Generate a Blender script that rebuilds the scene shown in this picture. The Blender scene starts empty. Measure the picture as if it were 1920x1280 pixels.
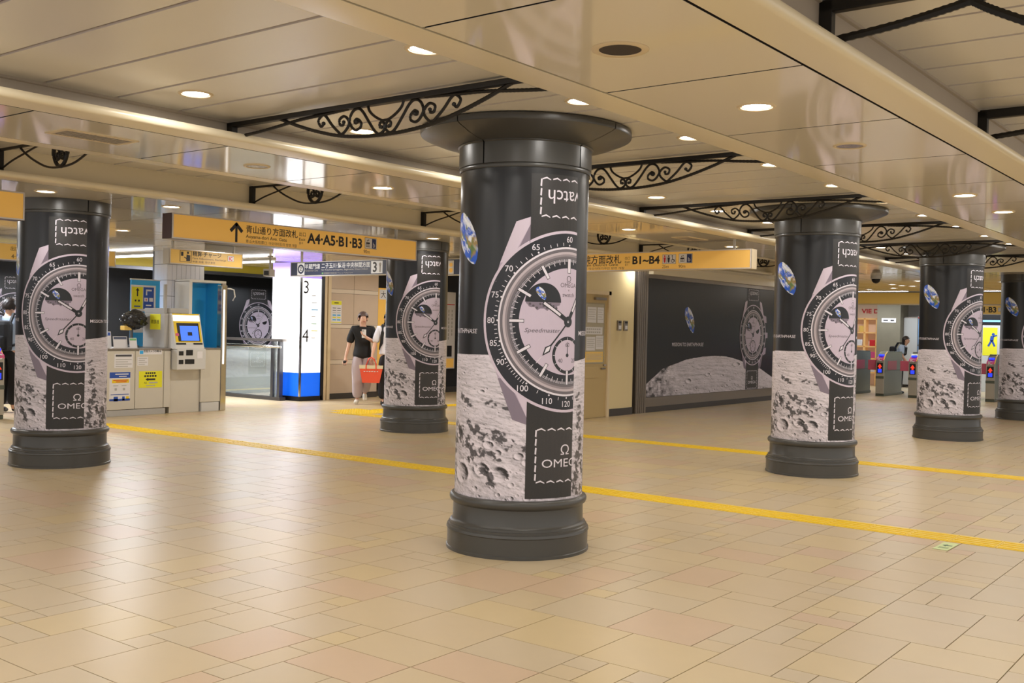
import bpy, bmesh, math, random
import numpy as np
from mathutils import Vector, Matrix
random.seed(7)
S = bpy.context.scene
COL = S.collection
PI = math.pi

# ------------------------------------------------------------------ camera
FPX = 1961.53
PITCH, ROLL, YAW = math.radians(.7579), math.radians(1.262), math.radians(37.579)
CAM = np.array([0, 0, 1.44])
def _axes(p, r, y):
    f = np.array([-math.sin(y)*math.cos(p), math.cos(y)*math.cos(p), -math.sin(p)])
    rt = np.array([math.cos(y), math.sin(y), 0]); up = np.cross(rt, f)
    return math.cos(r)*rt+math.sin(r)*up, -math.sin(r)*rt+math.cos(r)*up, f
RT, UP, FW = _axes(PITCH, ROLL, YAW)
cd = bpy.data.cameras.new('camera'); cam = bpy.data.objects.new('camera', cd); COL.objects.link(cam)
cam.matrix_world = Matrix(((RT[0], UP[0], -FW[0], 0), (RT[1], UP[1], -FW[1], 0), (RT[2], UP[2], -FW[2], 1.44), (0, 0, 0, 1)))
cd.sensor_width = 36; cd.lens = FPX/1920*36; cd.clip_start = .05; cd.clip_end = 200
S.camera = cam
def ray(x, y): return FW+RT*(x-960)/FPX-UP*(y-640)/FPX
def atz(x, y, z=0.):
    d = ray(x, y); return CAM+d*((z-CAM[2])/d[2])
def atx(x, y, X):
    d = ray(x, y); return CAM+d*(X/d[0])
def aty(x, y, Y):
    d = ray(x, y); return CAM+d*(Y/d[1])
def proj(P):
    v = np.array(P, float)-CAM; w = v@FW
    return 960+FPX*(v@RT)/w, 640-FPX*(v@UP)/w, w

# ------------------------------------------------------------------ world / exposure
W = bpy.data.worlds.new('world'); S.world = W; W.use_nodes = True
W.node_tree.nodes['Background'].inputs[0].default_value = (1, .975, .955, 1)
W.node_tree.nodes['Background'].inputs[1].default_value = .95
S.view_settings.view_transform = 'Standard'; S.view_settings.look = 'None'
S.view_settings.gamma = 1; S.view_settings.use_curve_mapping = False
S.view_settings.exposure = 0.16
LAMP_W = 5.4
WARM = (1, .96, .905)

# ------------------------------------------------------------------ materials
M = {}
def srgb(r, g, b):
    f = lambda c: (c/255/12.92) if c/255 <= .04045 else ((c/255+.055)/1.055)**2.4
    return (f(r), f(g), f(b))
def mat(name, col, rough=.5, metal=0., emit=0., ecol=None, noise=0., nscale=8., bump=0., bscale=200., spec=.5, alpha=1., trans=0., vcol=None, coat=0.):
    m = bpy.data.materials.new(name); m.use_nodes = True
    nt = m.node_tree; b = nt.nodes['Principled BSDF']
    c4 = (*col, 1)
    b.inputs['Base Color'].default_value = c4
    b.inputs['Roughness'].default_value = rough; b.inputs['Metallic'].default_value = metal
    b.inputs['Specular IOR Level'].default_value = spec
    b.inputs['Coat Weight'].default_value = coat
    if emit:
        b.inputs['Emission Color'].default_value = (*(ecol or col), 1); b.inputs['Emission Strength'].default_value = emit
    if trans: b.inputs['Transmission Weight'].default_value = trans
    if alpha < 1: b.inputs['Alpha'].default_value = alpha
    if vcol:
        a = nt.nodes.new('ShaderNodeVertexColor'); a.layer_name = vcol
        nt.links.new(a.outputs[0], b.inputs['Base Color'])
    elif noise:
        tc = nt.nodes.new('ShaderNodeTexCoord'); n = nt.nodes.new('ShaderNodeTexNoise')
        n.inputs['Scale'].default_value = nscale; n.inputs['Detail'].default_value = 4
        r = nt.nodes.new('ShaderNodeMapRange')
        r.inputs[3].default_value = 1-noise; r.inputs[4].default_value = 1+noise
        mx = nt.nodes.new('ShaderNodeMix'); mx.data_type = 'RGBA'; mx.blend_type = 'MULTIPLY'
        mx.inputs[0].default_value = 1; mx.inputs[6].default_value = c4
        nt.links.new(tc.outputs['Object'], n.inputs['Vector']); nt.links.new(n.outputs['Fac'], r.inputs[0])
        nt.links.new(r.outputs[0], mx.inputs[7]); nt.links.new(mx.outputs[2], b.inputs['Base Color'])
    if bump:
        n = nt.nodes.new('ShaderNodeTexNoise'); n.inputs['Scale'].default_value = bscale
        bp = nt.nodes.new('ShaderNodeBump'); bp.inputs['Strength'].default_value = bump; bp.inputs['Distance'].default_value = .002
        nt.links.new(n.outputs['Fac'], bp.inputs['Height']); nt.links.new(bp.outputs[0], b.inputs['Normal'])
    M[name] = m; return m
mat('tile_sand', srgb(197, 177, 142), .33, noise=.04, nscale=6)
mat('tile_pink', srgb(198, 172, 142), .33, noise=.05, nscale=6)
mat('tile_grey', srgb(195, 177, 146), .33, noise=.04, nscale=6)
mat('tile_yellow', srgb(201, 180, 138), .33, noise=.04, nscale=6)
mat('grout', srgb(52, 38, 32), .9)
mat('tactile', srgb(238, 202, 30), .38, noise=.06, nscale=12)
mat('ceil', srgb(234, 225, 205), .08, noise=.02, nscale=1.2)
mat('ceil_lip', srgb(238, 226, 196), .28)
mat('plank', srgb(226, 222, 213), .24, noise=.03, nscale=1.5)
mat('groove', srgb(186, 168, 190), .7)
mat('face_metal', srgb(176, 164, 148), .5, noise=.06, nscale=3)
mat('joint', srgb(26, 20, 24), .9)
mat('iron', srgb(30, 27, 24), .45, metal=.3)
mat('col_paint', srgb(72, 71, 68), .32, noise=.03, nscale=5)
mat('col_seam', srgb(24, 24, 24), .6)
mat('lamp_on', (1, .95, .88), .5, emit=14, ecol=(1, .96, .92))
mat('lamp_off', srgb(150, 140, 128), .25, metal=.9)
mat('trim_cream', srgb(225, 206, 170), .4)
mat('speaker_mesh', srgb(58, 48, 42), .7, noise=.2, nscale=300)
# print inks
mat('ink_black', srgb(30, 31, 34), .30)
mat('ink_white', srgb(232, 226, 236), .35)
mat('ink_moon', (.5, .5, .5), .40, vcol='ink')
mat('ink_earth', (.1, .2, .6), .35, vcol='ink')
mat('ink_case', srgb(186, 170, 190), .35)
mat('ink_case_dk', srgb(134, 122, 138), .35)
mat('ink_case_lt', srgb(214, 200, 216), .35)
mat('ink_bezel', srgb(30, 31, 38), .32)
mat('ink_metal1', srgb(150, 140, 146), .35)
mat('ink_metal2', srgb(196, 184, 190), .35)
mat('ink_metal3', srgb(110, 104, 110), .35)
mat('ink_dial', srgb(206, 192, 210), .38)
mat('ink_grey', srgb(92, 84, 92), .38)
mat('ink_strap', srgb(48, 47, 47), .5, noise=.35, nscale=260)
mat('ink_strap2', srgb(60, 58, 58), .5, noise=.35, nscale=260)
# signs, things
mat('amber', srgb(228, 182, 92), .35, emit=.20, ecol=srgb(235, 176, 80))
mat('amber2', srgb(214, 176, 92), .4, emit=.12)
mat('sign_ink', srgb(36, 34, 38), .5)
mat('sign_frame', srgb(206, 196, 186), .3, metal=.6)
mat('sign_side', srgb(92, 74, 72), .35, metal=.5)
mat('sign_navy', srgb(66, 74, 98), .4, emit=.05)
mat('sign_white', srgb(230, 232, 236), .4, emit=.15)
mat('sign_blue', srgb(28, 44, 100), .4)
mat('red', srgb(208, 44, 50), .4)
mat('white_paint', srgb(232, 230, 226), .4)
mat('cream_wall', srgb(226, 208, 160), .5)
mat('door_paint', srgb(192, 168, 118), .45)
mat('dark_base', srgb(66, 62, 60), .45)
mat('steel', srgb(150, 142, 134), .3, metal=.85)
mat('steel_dk', srgb(96, 96, 98), .3, metal=.7)
mat('chrome', srgb(200, 198, 196), .12, metal=1)
mat('black', srgb(22, 22, 24), .4)
mat('far_black', srgb(26, 26, 28), .45)
mat('glass', (.9, .97, .95), .03, alpha=.22)
mat('glass_smoke', (.45, .50, .48), .06, alpha=.38)
mat('lightbox', (1, 1, 1), .5, emit=1.35, ecol=(.95, .97, 1))
mat('lightbox_violet', srgb(170, 150, 240), .5, emit=.9, ecol=srgb(160, 140, 240))
mat('lightbox_blue', srgb(10, 100, 235), .5, emit=.55, ecol=srgb(10, 100, 240))
mat('tube_light', (1, 1, 1), .5, emit=6, ecol=(.92, .93, 1))
mat('booth_blue', srgb(52, 170, 236), .4)
mat('counter', srgb(206, 200, 186), .4, noise=.03, nscale=4)
mat('machine', srgb(178, 176, 172), .4)
mat('machine_lt', srgb(206, 205, 202), .4)
mat('screen', srgb(70, 120, 220), .2, emit=.8, ecol=srgb(70, 110, 225))
mat('lit_white', (1, 1, 1), .4, emit=1.2)
mat('paper', srgb(226, 224, 226), .6)
mat('paper_yellow', srgb(230, 226, 40), .6)
mat('yellow', srgb(234, 200, 30), .5)
mat('blue', srgb(40, 80, 170), .5)
mat('magenta', srgb(206, 80, 130), .5)
mat('green', srgb(120, 180, 120), .5)
mat('stone_panel', srgb(200, 180, 160), .35, noise=.05, nscale=5)
mat('stone_strip', srgb(218, 204, 186), .35)
mat('white_tile', srgb(226, 228, 238), .15)
mat('tile_grout', srgb(120, 124, 136), .7)
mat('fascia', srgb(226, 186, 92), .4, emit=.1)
mat('fascia_far', srgb(190, 170, 50), .45)
mat('plastic_bag', srgb(40, 40, 42), .22)
mat('concrete', srgb(116, 110, 92), .7, noise=.2, nscale=3)
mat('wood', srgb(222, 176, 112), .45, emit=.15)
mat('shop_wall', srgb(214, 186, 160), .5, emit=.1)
mat('shop_screen', srgb(120, 190, 250), .3, emit=1.0)
mat('panel_white', srgb(198, 200, 198), .4)
mat('gate_body', srgb(124, 128, 120), .35, metal=.35)
mat('gate_body_dk', srgb(88, 94, 84), .35, metal=.35)
mat('gate_face', srgb(170, 164, 152), .35, metal=.4)
mat('flap', srgb(186, 84, 106), .4)
mat('led_blue', srgb(40, 70, 255), .4, emit=.7, ecol=srgb(50, 70, 255))
mat('led_red', srgb(255, 60, 40), .4, emit=.8)
mat('skin', srgb(216, 170, 144), .55)
mat('hair', srgb(36, 28, 26), .5)
mat('hair_brown', srgb(92, 74, 70), .5)
mat('shirt_black', srgb(30, 30, 31), .85)
mat('trousers_lilac', srgb(186, 172, 176), .8)
mat('trousers_black', srgb(28, 28, 32), .8)
mat('shirt_white', srgb(228, 226, 234), .75)
mat('shirt_blue', srgb(172, 190, 216), .75)
mat('shoe', srgb(226, 222, 208), .6)
mat('bag_red', srgb(240, 90, 62), .5)
mat('bag_cream', srgb(226, 216, 186), .6)
mat('backpack', srgb(26, 28, 34), .7)
mat('marker_glow', srgb(206, 220, 160), .5)
mat('marker_green', srgb(70, 110, 60), .5)

# ------------------------------------------------------------------ mesh builder
class MB:
    def __init__(s): s.v = []; s.f = []; s.m = []; s.mats = []; s.cm = 0
    def mat(s, name):
        if name not in s.mats: s.mats.append(name)
        s.cm = s.mats.index(name); return s
    def add(s, vs, fs):
        o = len(s.v); s.v += [tuple(map(float, q)) for q in vs]
        for f in fs: s.f.append([i+o for i in f]); s.m.append(s.cm)
        return s
    def box(s, x0, x1, y0, y1, z0, z1):
        v = [(x0, y0, z0), (x1, y0, z0), (x1, y1, z0), (x0, y1, z0), (x0, y0, z1), (x1, y0, z1), (x1, y1, z1), (x0, y1, z1)]
        return s.add(v, [(0, 3, 2, 1), (4, 5, 6, 7), (0, 1, 5, 4), (1, 2, 6, 5), (2, 3, 7, 6), (3, 0, 4, 7)])
    def bbox(s, x0, x1, y0, y1, z0, z1, b=.01):        # box with chamfered edges
        bm = bmesh.new(); bmesh.ops.create_cube(bm, size=1)
        for v in bm.verts: v.co = Vector(((x0+x1)/2+v.co.x*(x1-x0), (y0+y1)/2+v.co.y*(y1-y0), (z0+z1)/2+v.co.z*(z1-z0)))
        bmesh.ops.bevel(bm, geom=bm.edges[:], offset=b, segments=2, affect='EDGES', profile=.6)
        bm.verts.index_update()
        s.add([v.co for v in bm.verts], [[v.index for v in f.verts] for f in bm.faces]); bm.free(); return s
    def lathe(s, prof, seg=64, c=(0, 0, 0), a0=0., a1=2*PI):
        full = abs(a1-a0-2*PI) < 1e-6; n = seg if full else seg+1
        vs = []
        for r, z in prof:
            for i in range(n):
                a = a0+(a1-a0)*i/seg; vs.append((c[0]+r*math.cos(a), c[1]+r*math.sin(a), c[2]+z))
        fs = []
        for k in range(len(prof)-1):
            for i in range(seg):
                j = (i+1) % n if full else i+1
                fs.append((k*n+i, k*n+j, (k+1)*n+j, (k+1)*n+i))
        return s.add(vs, fs)
    def disc(s, c, r, seg=32, up=1, ry=None):
        ry = ry or r
        vs = [(c[0]+r*math.cos(2*PI*i/seg), c[1]+ry*math.sin(2*PI*i/seg), c[2]) for i in range(seg)]
        f = list(range(seg)); return s.add(vs, [f if up > 0 else f[::-1]])
    def tube(s, pts, r, n=6, closed=False, flat=None):
        P = [Vector(p) for p in pts]; rings = []
        N = len(P); up = Vector((0, 0, 1))
        for i in range(N):
            if closed: t = P[(i+1) % N]-P[i-1]
            else: t = P[min(i+1, N-1)]-P[max(i-1, 0)]
            t.normalize()
            if abs(t.dot(up)) > .95: a = t.cross(Vector((0, 1, 0)))
            else: a = t.cross(up)
            a.normalize(); b = a.cross(t)
            rr = r[i] if isinstance(r, (list, tuple)) else r
            ra, rb = (rr, rr) if flat is None else (rr*flat, rr)
            rings.append([P[i]+a*ra*math.cos(2*PI*k/n)+b*rb*math.sin(2*PI*k/n) for k in range(n)])
        vs = [q for R_ in rings for q in R_]; fs = []
        for i in range(N if closed else N-1):
            j = (i+1) % N
            for k in range(n): fs.append((i*n+k, i*n+(k+1) % n, j*n+(k+1) % n, j*n+k))
        if not closed: fs += [list(range(n))[::-1], [(N-1)*n+k for k in range(n)]]
        return s.add(vs, fs)
    def extrude(s, prof, axis, a0, a1):                # open or closed 2-d profile swept along axis 'x','y'
        n = len(prof); vs = []
        for a in (a0, a1):
            for p, q in prof: vs.append((p, a, q) if axis == 'y' else (a, p, q))
        return s.add(vs, [(i, i+1, n+i+1, n+i) for i in range(n-1)])
    def prism(s, poly, axis, a0, a1):                  # closed solid; poly given in the other two axes
        n = len(poly)
        mk = {'x': lambda p, a: (a, p[0], p[1]), 'y': lambda p, a: (p[0], a, p[1]), 'z': lambda p, a: (p[0], p[1], a)}[axis]
        vs = [mk(p, a0) for p in poly]+[mk(p, a1) for p in poly]
        fs = [list(range(n))[::-1], [n+i for i in range(n)]]+[(i, (i+1) % n, n+(i+1) % n, n+i) for i in range(n)]
        return s.add(vs, fs)
    def mesh(s, name, smooth=False):
        me = bpy.data.meshes.new(name); me.from_pydata(s.v, [], s.f)
        for k in s.mats: me.materials.append(M[k])
        me.polygons.foreach_set('material_index', s.m)
        bm = bmesh.new(); bm.from_mesh(me); bmesh.ops.recalc_face_normals(bm, faces=bm.faces[:]); bm.to_mesh(me); bm.free()
        if smooth:
            me.polygons.foreach_set('use_smooth', [True]*len(me.polygons))
            me.set_sharp_from_angle(angle=math.radians(38))
        me.update(); return me
    def build(s, name, parent=None, smooth=False):
        return link(name, s.mesh(name, smooth), parent)
def link(name, data, parent=None):
    o = bpy.data.objects.new(name, data); COL.objects.link(o)
    if parent is not None: o.parent = parent
    return o
def B(matname): return MB().mat(matname)
def tag(o, label, cat, group=None):
    o['label'] = label; o['category'] = cat; o['kind'] = 'thing'
    if group: o['group'] = group
    return o
def struct(o): o['kind'] = 'structure'; return o
def thing(name, label, cat, loc=(0, 0, 0), rz=0., group=None):
    o = link(name, None); o.location = tuple(map(float, loc)); o.rotation_euler = (0, 0, rz); o.empty_display_size = .1
    return tag(o, label, cat, group)
def copy_tree(o, parent=None):
    c = o.copy(); COL.objects.link(c)
    if parent is not None: c.parent = parent
    for ch in list(o.children): copy_tree(ch, c)
    return c

# flat text -> triangles
def text_geo(body, size=1., align='CENTER', bold=0., width=None, height=None):
    cu = bpy.data.curves.new('t', 'FONT'); cu.body = body; cu.size = 1; cu.resolution_u = 3; cu.offset = bold
    o = bpy.data.objects.new('t', cu); COL.objects.link(o)
    me = bpy.data.meshes.new_from_object(o.evaluated_get(bpy.context.evaluated_depsgraph_get()))
    v = np.array([tuple(q.co)[:2] for q in me.vertices], float).reshape(-1, 2); f = [list(p.vertices) for p in me.polygons]
    bpy.data.objects.remove(o); bpy.data.curves.remove(cu); bpy.data.meshes.remove(me)
    if len(v) == 0: return v, f
    v = v*size
    if width:
        k = width/(v[:, 0].max()-v[:, 0].min())
        v[:, 0] *= k
        if height is None: v[:, 1] *= k
    if height:
        k = height/(v[:, 1].max()-v[:, 1].min()); v[:, 1] *= k
        if not width: v[:, 0] *= k
    x0, x1 = v[:, 0].min(), v[:, 0].max(); y0, y1 = v[:, 1].min(), v[:, 1].max()
    v[:, 1] -= (y0+y1)/2
    v[:, 0] -= {'CENTER': (x0+x1)/2, 'LEFT': x0, 'RIGHT': x1}[align]
    return v, f

# ------------------------------------------------------------------ flat print, several inks in layers
class Print:
    """shapes in a flat sheet (s to the right, z up); each belongs to an ink part and a layer"""
    def __init__(s): s.parts = {}; s.order = []
    def _b(s, part):
        if part not in s.parts: s.parts[part] = MB(); s.order.append(part)
        return s.parts[part]
    def poly(s, part, ink, layer, pts):
        s._b(part).mat(ink).add([(p[0], p[1], layer) for p in pts], [list(range(len(pts)))])
    def ring(s, part, ink, layer, c, r0, r1, seg=96, a0=0, a1=2*PI):
        vs = []; fs = []
        for i in range(seg+1):
            a = a0+(a1-a0)*i/seg; ca, sa = math.cos(a), math.sin(a)
            vs += [(c[0]+r0*ca, c[1]+r0*sa, layer), (c[0]+r1*ca, c[1]+r1*sa, layer)]
        for i in range(seg): fs.append((2*i, 2*i+1, 2*i+3, 2*i+2))
        s._b(part).mat(ink).add(vs, fs)
    def text(s, part, ink, layer, body, c, width=None, height=None, align='CENTER', bold=0., rot=0., slant=0.):
        v, f = text_geo(body, 1, align, bold, width, height)
        if len(v) == 0: return
        if slant: v[:, 0] += v[:, 1]*slant
        ca, sa = math.cos(rot), math.sin(rot)
        s._b(part).mat(ink).add([(c[0]+x*ca-y*sa, c[1]+x*sa+y*ca, layer) for x, y in v], f)
    def bar(s, part, ink, layer, p, q, w0, w1=None):
        w1 = w0 if w1 is None else w1
        d = np.array(q, float)-np.array(p, float); d /= np.hypot(*d); n = np.array([-d[1], d[0]])
        p = np.array(p, float); q = np.array(q, float)
        s.poly(part, ink, layer, [p-n*w0/2, q-n*w1/2, q+n*w1/2, p+n*w0/2])
    def grid(s, part, ink, layer, pts2d, cols, nx, ny):   # pts (ny*nx,2), cols (ny*nx,3)
        mb = s._b(part).mat(ink); o = len(mb.v)
        fs = [(j*nx+i, j*nx+i+1, (j+1)*nx+i+1, (j+1)*nx+i) for j in range(ny-1) for i in range(nx-1)]
        mb.add([(p[0], p[1], layer) for p in pts2d], fs)
        mb.cols = getattr(mb, 'cols', {}); mb.cols[o] = cols
    def build(s, fn, parent, smax=None, step=None, smooth=False):
        out = []
        for part in s.order:
            mb = s.parts[part]; me = bpy.data.meshes.new(part)
            me.from_pydata(mb.v, [], mb.f)
            for k in mb.mats: me.materials.append(M[k])
            me.polygons.foreach_set('material_index', mb.m)
            if hasattr(mb, 'cols'):
                a = me.color_attributes.new('ink', 'FLOAT_COLOR', 'POINT')
                arr = np.ones((len(mb.v), 4), np.float32)
                for o, c in mb.cols.items(): arr[o:o+len(c), :3] = c
                a.data.foreach_set('color', arr.ravel())
            elif step:
                bm = bmesh.new(); bm.from_mesh(me); bmesh.ops.triangulate(bm, faces=bm.faces[:])
                V, F, MI = [], [], []
                def cut(pl, x, keep_gt):
                    o_ = []
                    for q in range(len(pl)):
                        p, r_ = pl[q], pl[(q+1) % len(pl)]
                        ip = p[0] >= x if keep_gt else p[0] <= x; ir = r_[0] >= x if keep_gt else r_[0] <= x
                        if ip: o_.append(p)
                        if ip != ir:
                            t = (x-p[0])/(r_[0]-p[0]); o_.append((x, p[1]+(r_[1]-p[1])*t, p[2]+(r_[2]-p[2])*t))
                    return o_
                for f in bm.faces:
                    pl = [tuple(v.co) for v in f.verts]
                    lo = max(0, min(p[0] for p in pl)) if smax else min(p[0] for p in pl); hi = min(smax, max(p[0] for p in pl)) if smax else max(p[0] for p in pl)
                    if hi-lo < 1e-6: continue
                    for k in range(int(math.floor(lo/step)), int(math.floor((hi-1e-7)/step))+1):
                        a_, b_ = max(lo, k*step), min(hi, (k+1)*step)
                        q = cut(cut(pl, a_, True), b_, False)
                        if len(q) < 3: continue
                        F.append(list(range(len(V), len(V)+len(q)))); V += q; MI.append(f.material_index)
                bm.free(); mats_ = list(me.materials); me = bpy.data.meshes.new(part); me.from_pydata(V, [], F)
                for k in mats_: me.materials.append(k)
                me.polygons.foreach_set('material_index', MI)
            n = len(me.vertices)
            if n == 0: continue
            co = np.empty(n*3); me.vertices.foreach_get('co', co); co = co.reshape(-1, 3)
            me.vertices.foreach_set('co', fn(co).ravel())
            if smooth: me.polygons.foreach_set('use_smooth', [True]*len(me.polygons))
            me.update(); out.append(link(part, me, parent))
            if part in ('lettering', 'lettering_print', 'numerals_print', 'stitching_print', 'print', 'map_print', 'numerals', 'slogan_print', 'pictogram', 'arrow'): out[-1]['kind'] = 'stuff'
        return out

# ------------------------------------------------------------------ printed pictures: moon, earth, watch
def vnoise(x, y, seed=0):
    rs = np.random.RandomState(seed); T = rs.rand(64, 64)
    xi = np.floor(x).astype(int); yi = np.floor(y).astype(int); fx = x-xi; fy = y-yi
    fx = fx*fx*(3-2*fx); fy = fy*fy*(3-2*fy)
    g = lambda i, j: T[i % 64, j % 64]
    return (g(xi, yi)*(1-fx)+g(xi+1, yi)*fx)*(1-fy)+(g(xi, yi+1)*(1-fx)+g(xi+1, yi+1)*fx)*fy
def fbm(x, y, o=5, seed=0):
    r = 0; a = .5
    for k in range(o): r = r+a*vnoise(x*2**k+17*k, y*2**k+31*k, seed+k); a *= .55
    return r
def moon_ink(x, y, depth, seed=1, dark=None, big=()):
    """a cratered surface as photographed and printed; depth 0 at the horizon .. 1 near the viewer"""
    rs = np.random.RandomState(seed)
    st = .55+.45*depth
    h = .015*fbm(x*8, y*15/st, 6, seed)*(.5+.8*depth)
    cr = list(big)
    for k in range(360):
        dz = rs.rand()**.75; cr.append((x.min()+rs.rand()*(x.max()-x.min()), dz, .0035+.020*(.25+.75*dz)*rs.rand()**4))
    ymin, ymax = y.min(), y.max()
    for cx, dz, r in cr:
        cy = ymax-dz*(ymax-ymin); sq = .34+.5*dz
        d = np.sqrt((x-cx)**2+((y-cy)/sq)**2)/r
        m = d < 1.7
        h[m] += np.where(d[m] < 1, (d[m]**2.4-1)*.34+.09, .09*np.exp(-((d[m]-1)/.25)**2))*r
    gy, gx = np.gradient(h)
    sx = x[0, 1]-x[0, 0]
    sh = (-gx*.9+gy*.45)/sx
    v = .66+np.where(sh > 0, sh*.7, sh*1.25)+.20*(fbm(x*5, y*9, 5, seed+9)-.5)
    sp = fbm(x*30+y*14, (y+x*.12)*62/(.5+.5*depth), 4, seed+21)            # short dark flecks, foreshortened
    v = v-np.clip((sp-.66)*5, 0, .34)*(.4+.6*fbm(x*3, y*4, 3, seed+5))
    v = v*(.92+.18*(1-depth))
    if dark is not None: v = v*(1-dark)
    v = np.clip(v, .025, .84)
    return np.stack([v*1.0, v*.93, v*1.03], -1)
def earth_ink(u, v):
    n = fbm(u*1.3+5, v*1.3+2, 5, 41); c = fbm(u*1.6+9+n*2.5, v*3.2+n*2, 5, 57)
    sea = np.array([.02, .11, .62]); land = np.array([.13, .22, .07]); sand = np.array([.38, .26, .10]); cl = np.array([.85, .87, .92])
    l = np.clip((n-.58+.16*np.clip(-v-.15, 0, 1))*14, 0, 1)[..., None]; q = np.clip((fbm(u*6, v*6, 4, 77)-.42)*6, 0, 1)[..., None]
    w = np.clip((c-.52+.04*np.abs(v))*7, 0, 1)[..., None]
    col = sea*(1-l)+(land*(1-q)+sand*q)*l
    return col*(1-w)+cl*w
EARTH = [(.337, 2.10), (.352, 2.150), (.392, 2.172), (.435, 2.175), (.480, 2.157), (.520, 2.126), (.556, 2.085), (.588, 2.035), (.609, 1.980), (.617, 1.925), (.610, 1.872), (.590, 1.835), (.562, 1.840), (.525, 1.860), (.480, 1.893), (.430, 1.938), (.385, 1.985), (.350, 2.040)]
def earth_print(P, layer, ox=0., oz=0., k=1., part='earth_print'):
    E = np.array(EARTH); c = E.mean(0)
    nx, ny = 72, 22
    # closed smooth outline by periodic interpolation
    t = np.linspace(0, len(E), nx); Ei = np.vstack([E, E[:1]])
    out = np.stack([np.interp(t, np.arange(len(E)+1), Ei[:, k_]) for k_ in (0, 1)], -1)
    pts = []
    for j in range(ny):
        pts.append(c+(out-c)*(j/(ny-1)))
    pts = np.array(pts); d = pts-c
    # the sheet turned so that the globe's own axes run along the long side
    ca, sa = math.cos(.85), math.sin(.85)
    u = (d[..., 0]*ca-d[..., 1]*sa)/.12; v = (d[..., 0]*sa+d[..., 1]*ca)/.12
    col = earth_ink(u, v)
    xy = np.stack([ox+(pts[..., 0]-c[0])*k, oz+(pts[..., 1]-c[1])*k], -1)
    P.grid(part, 'ink_earth', layer, xy.reshape(-1, 2), col.reshape(-1, 3), nx, ny)

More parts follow.
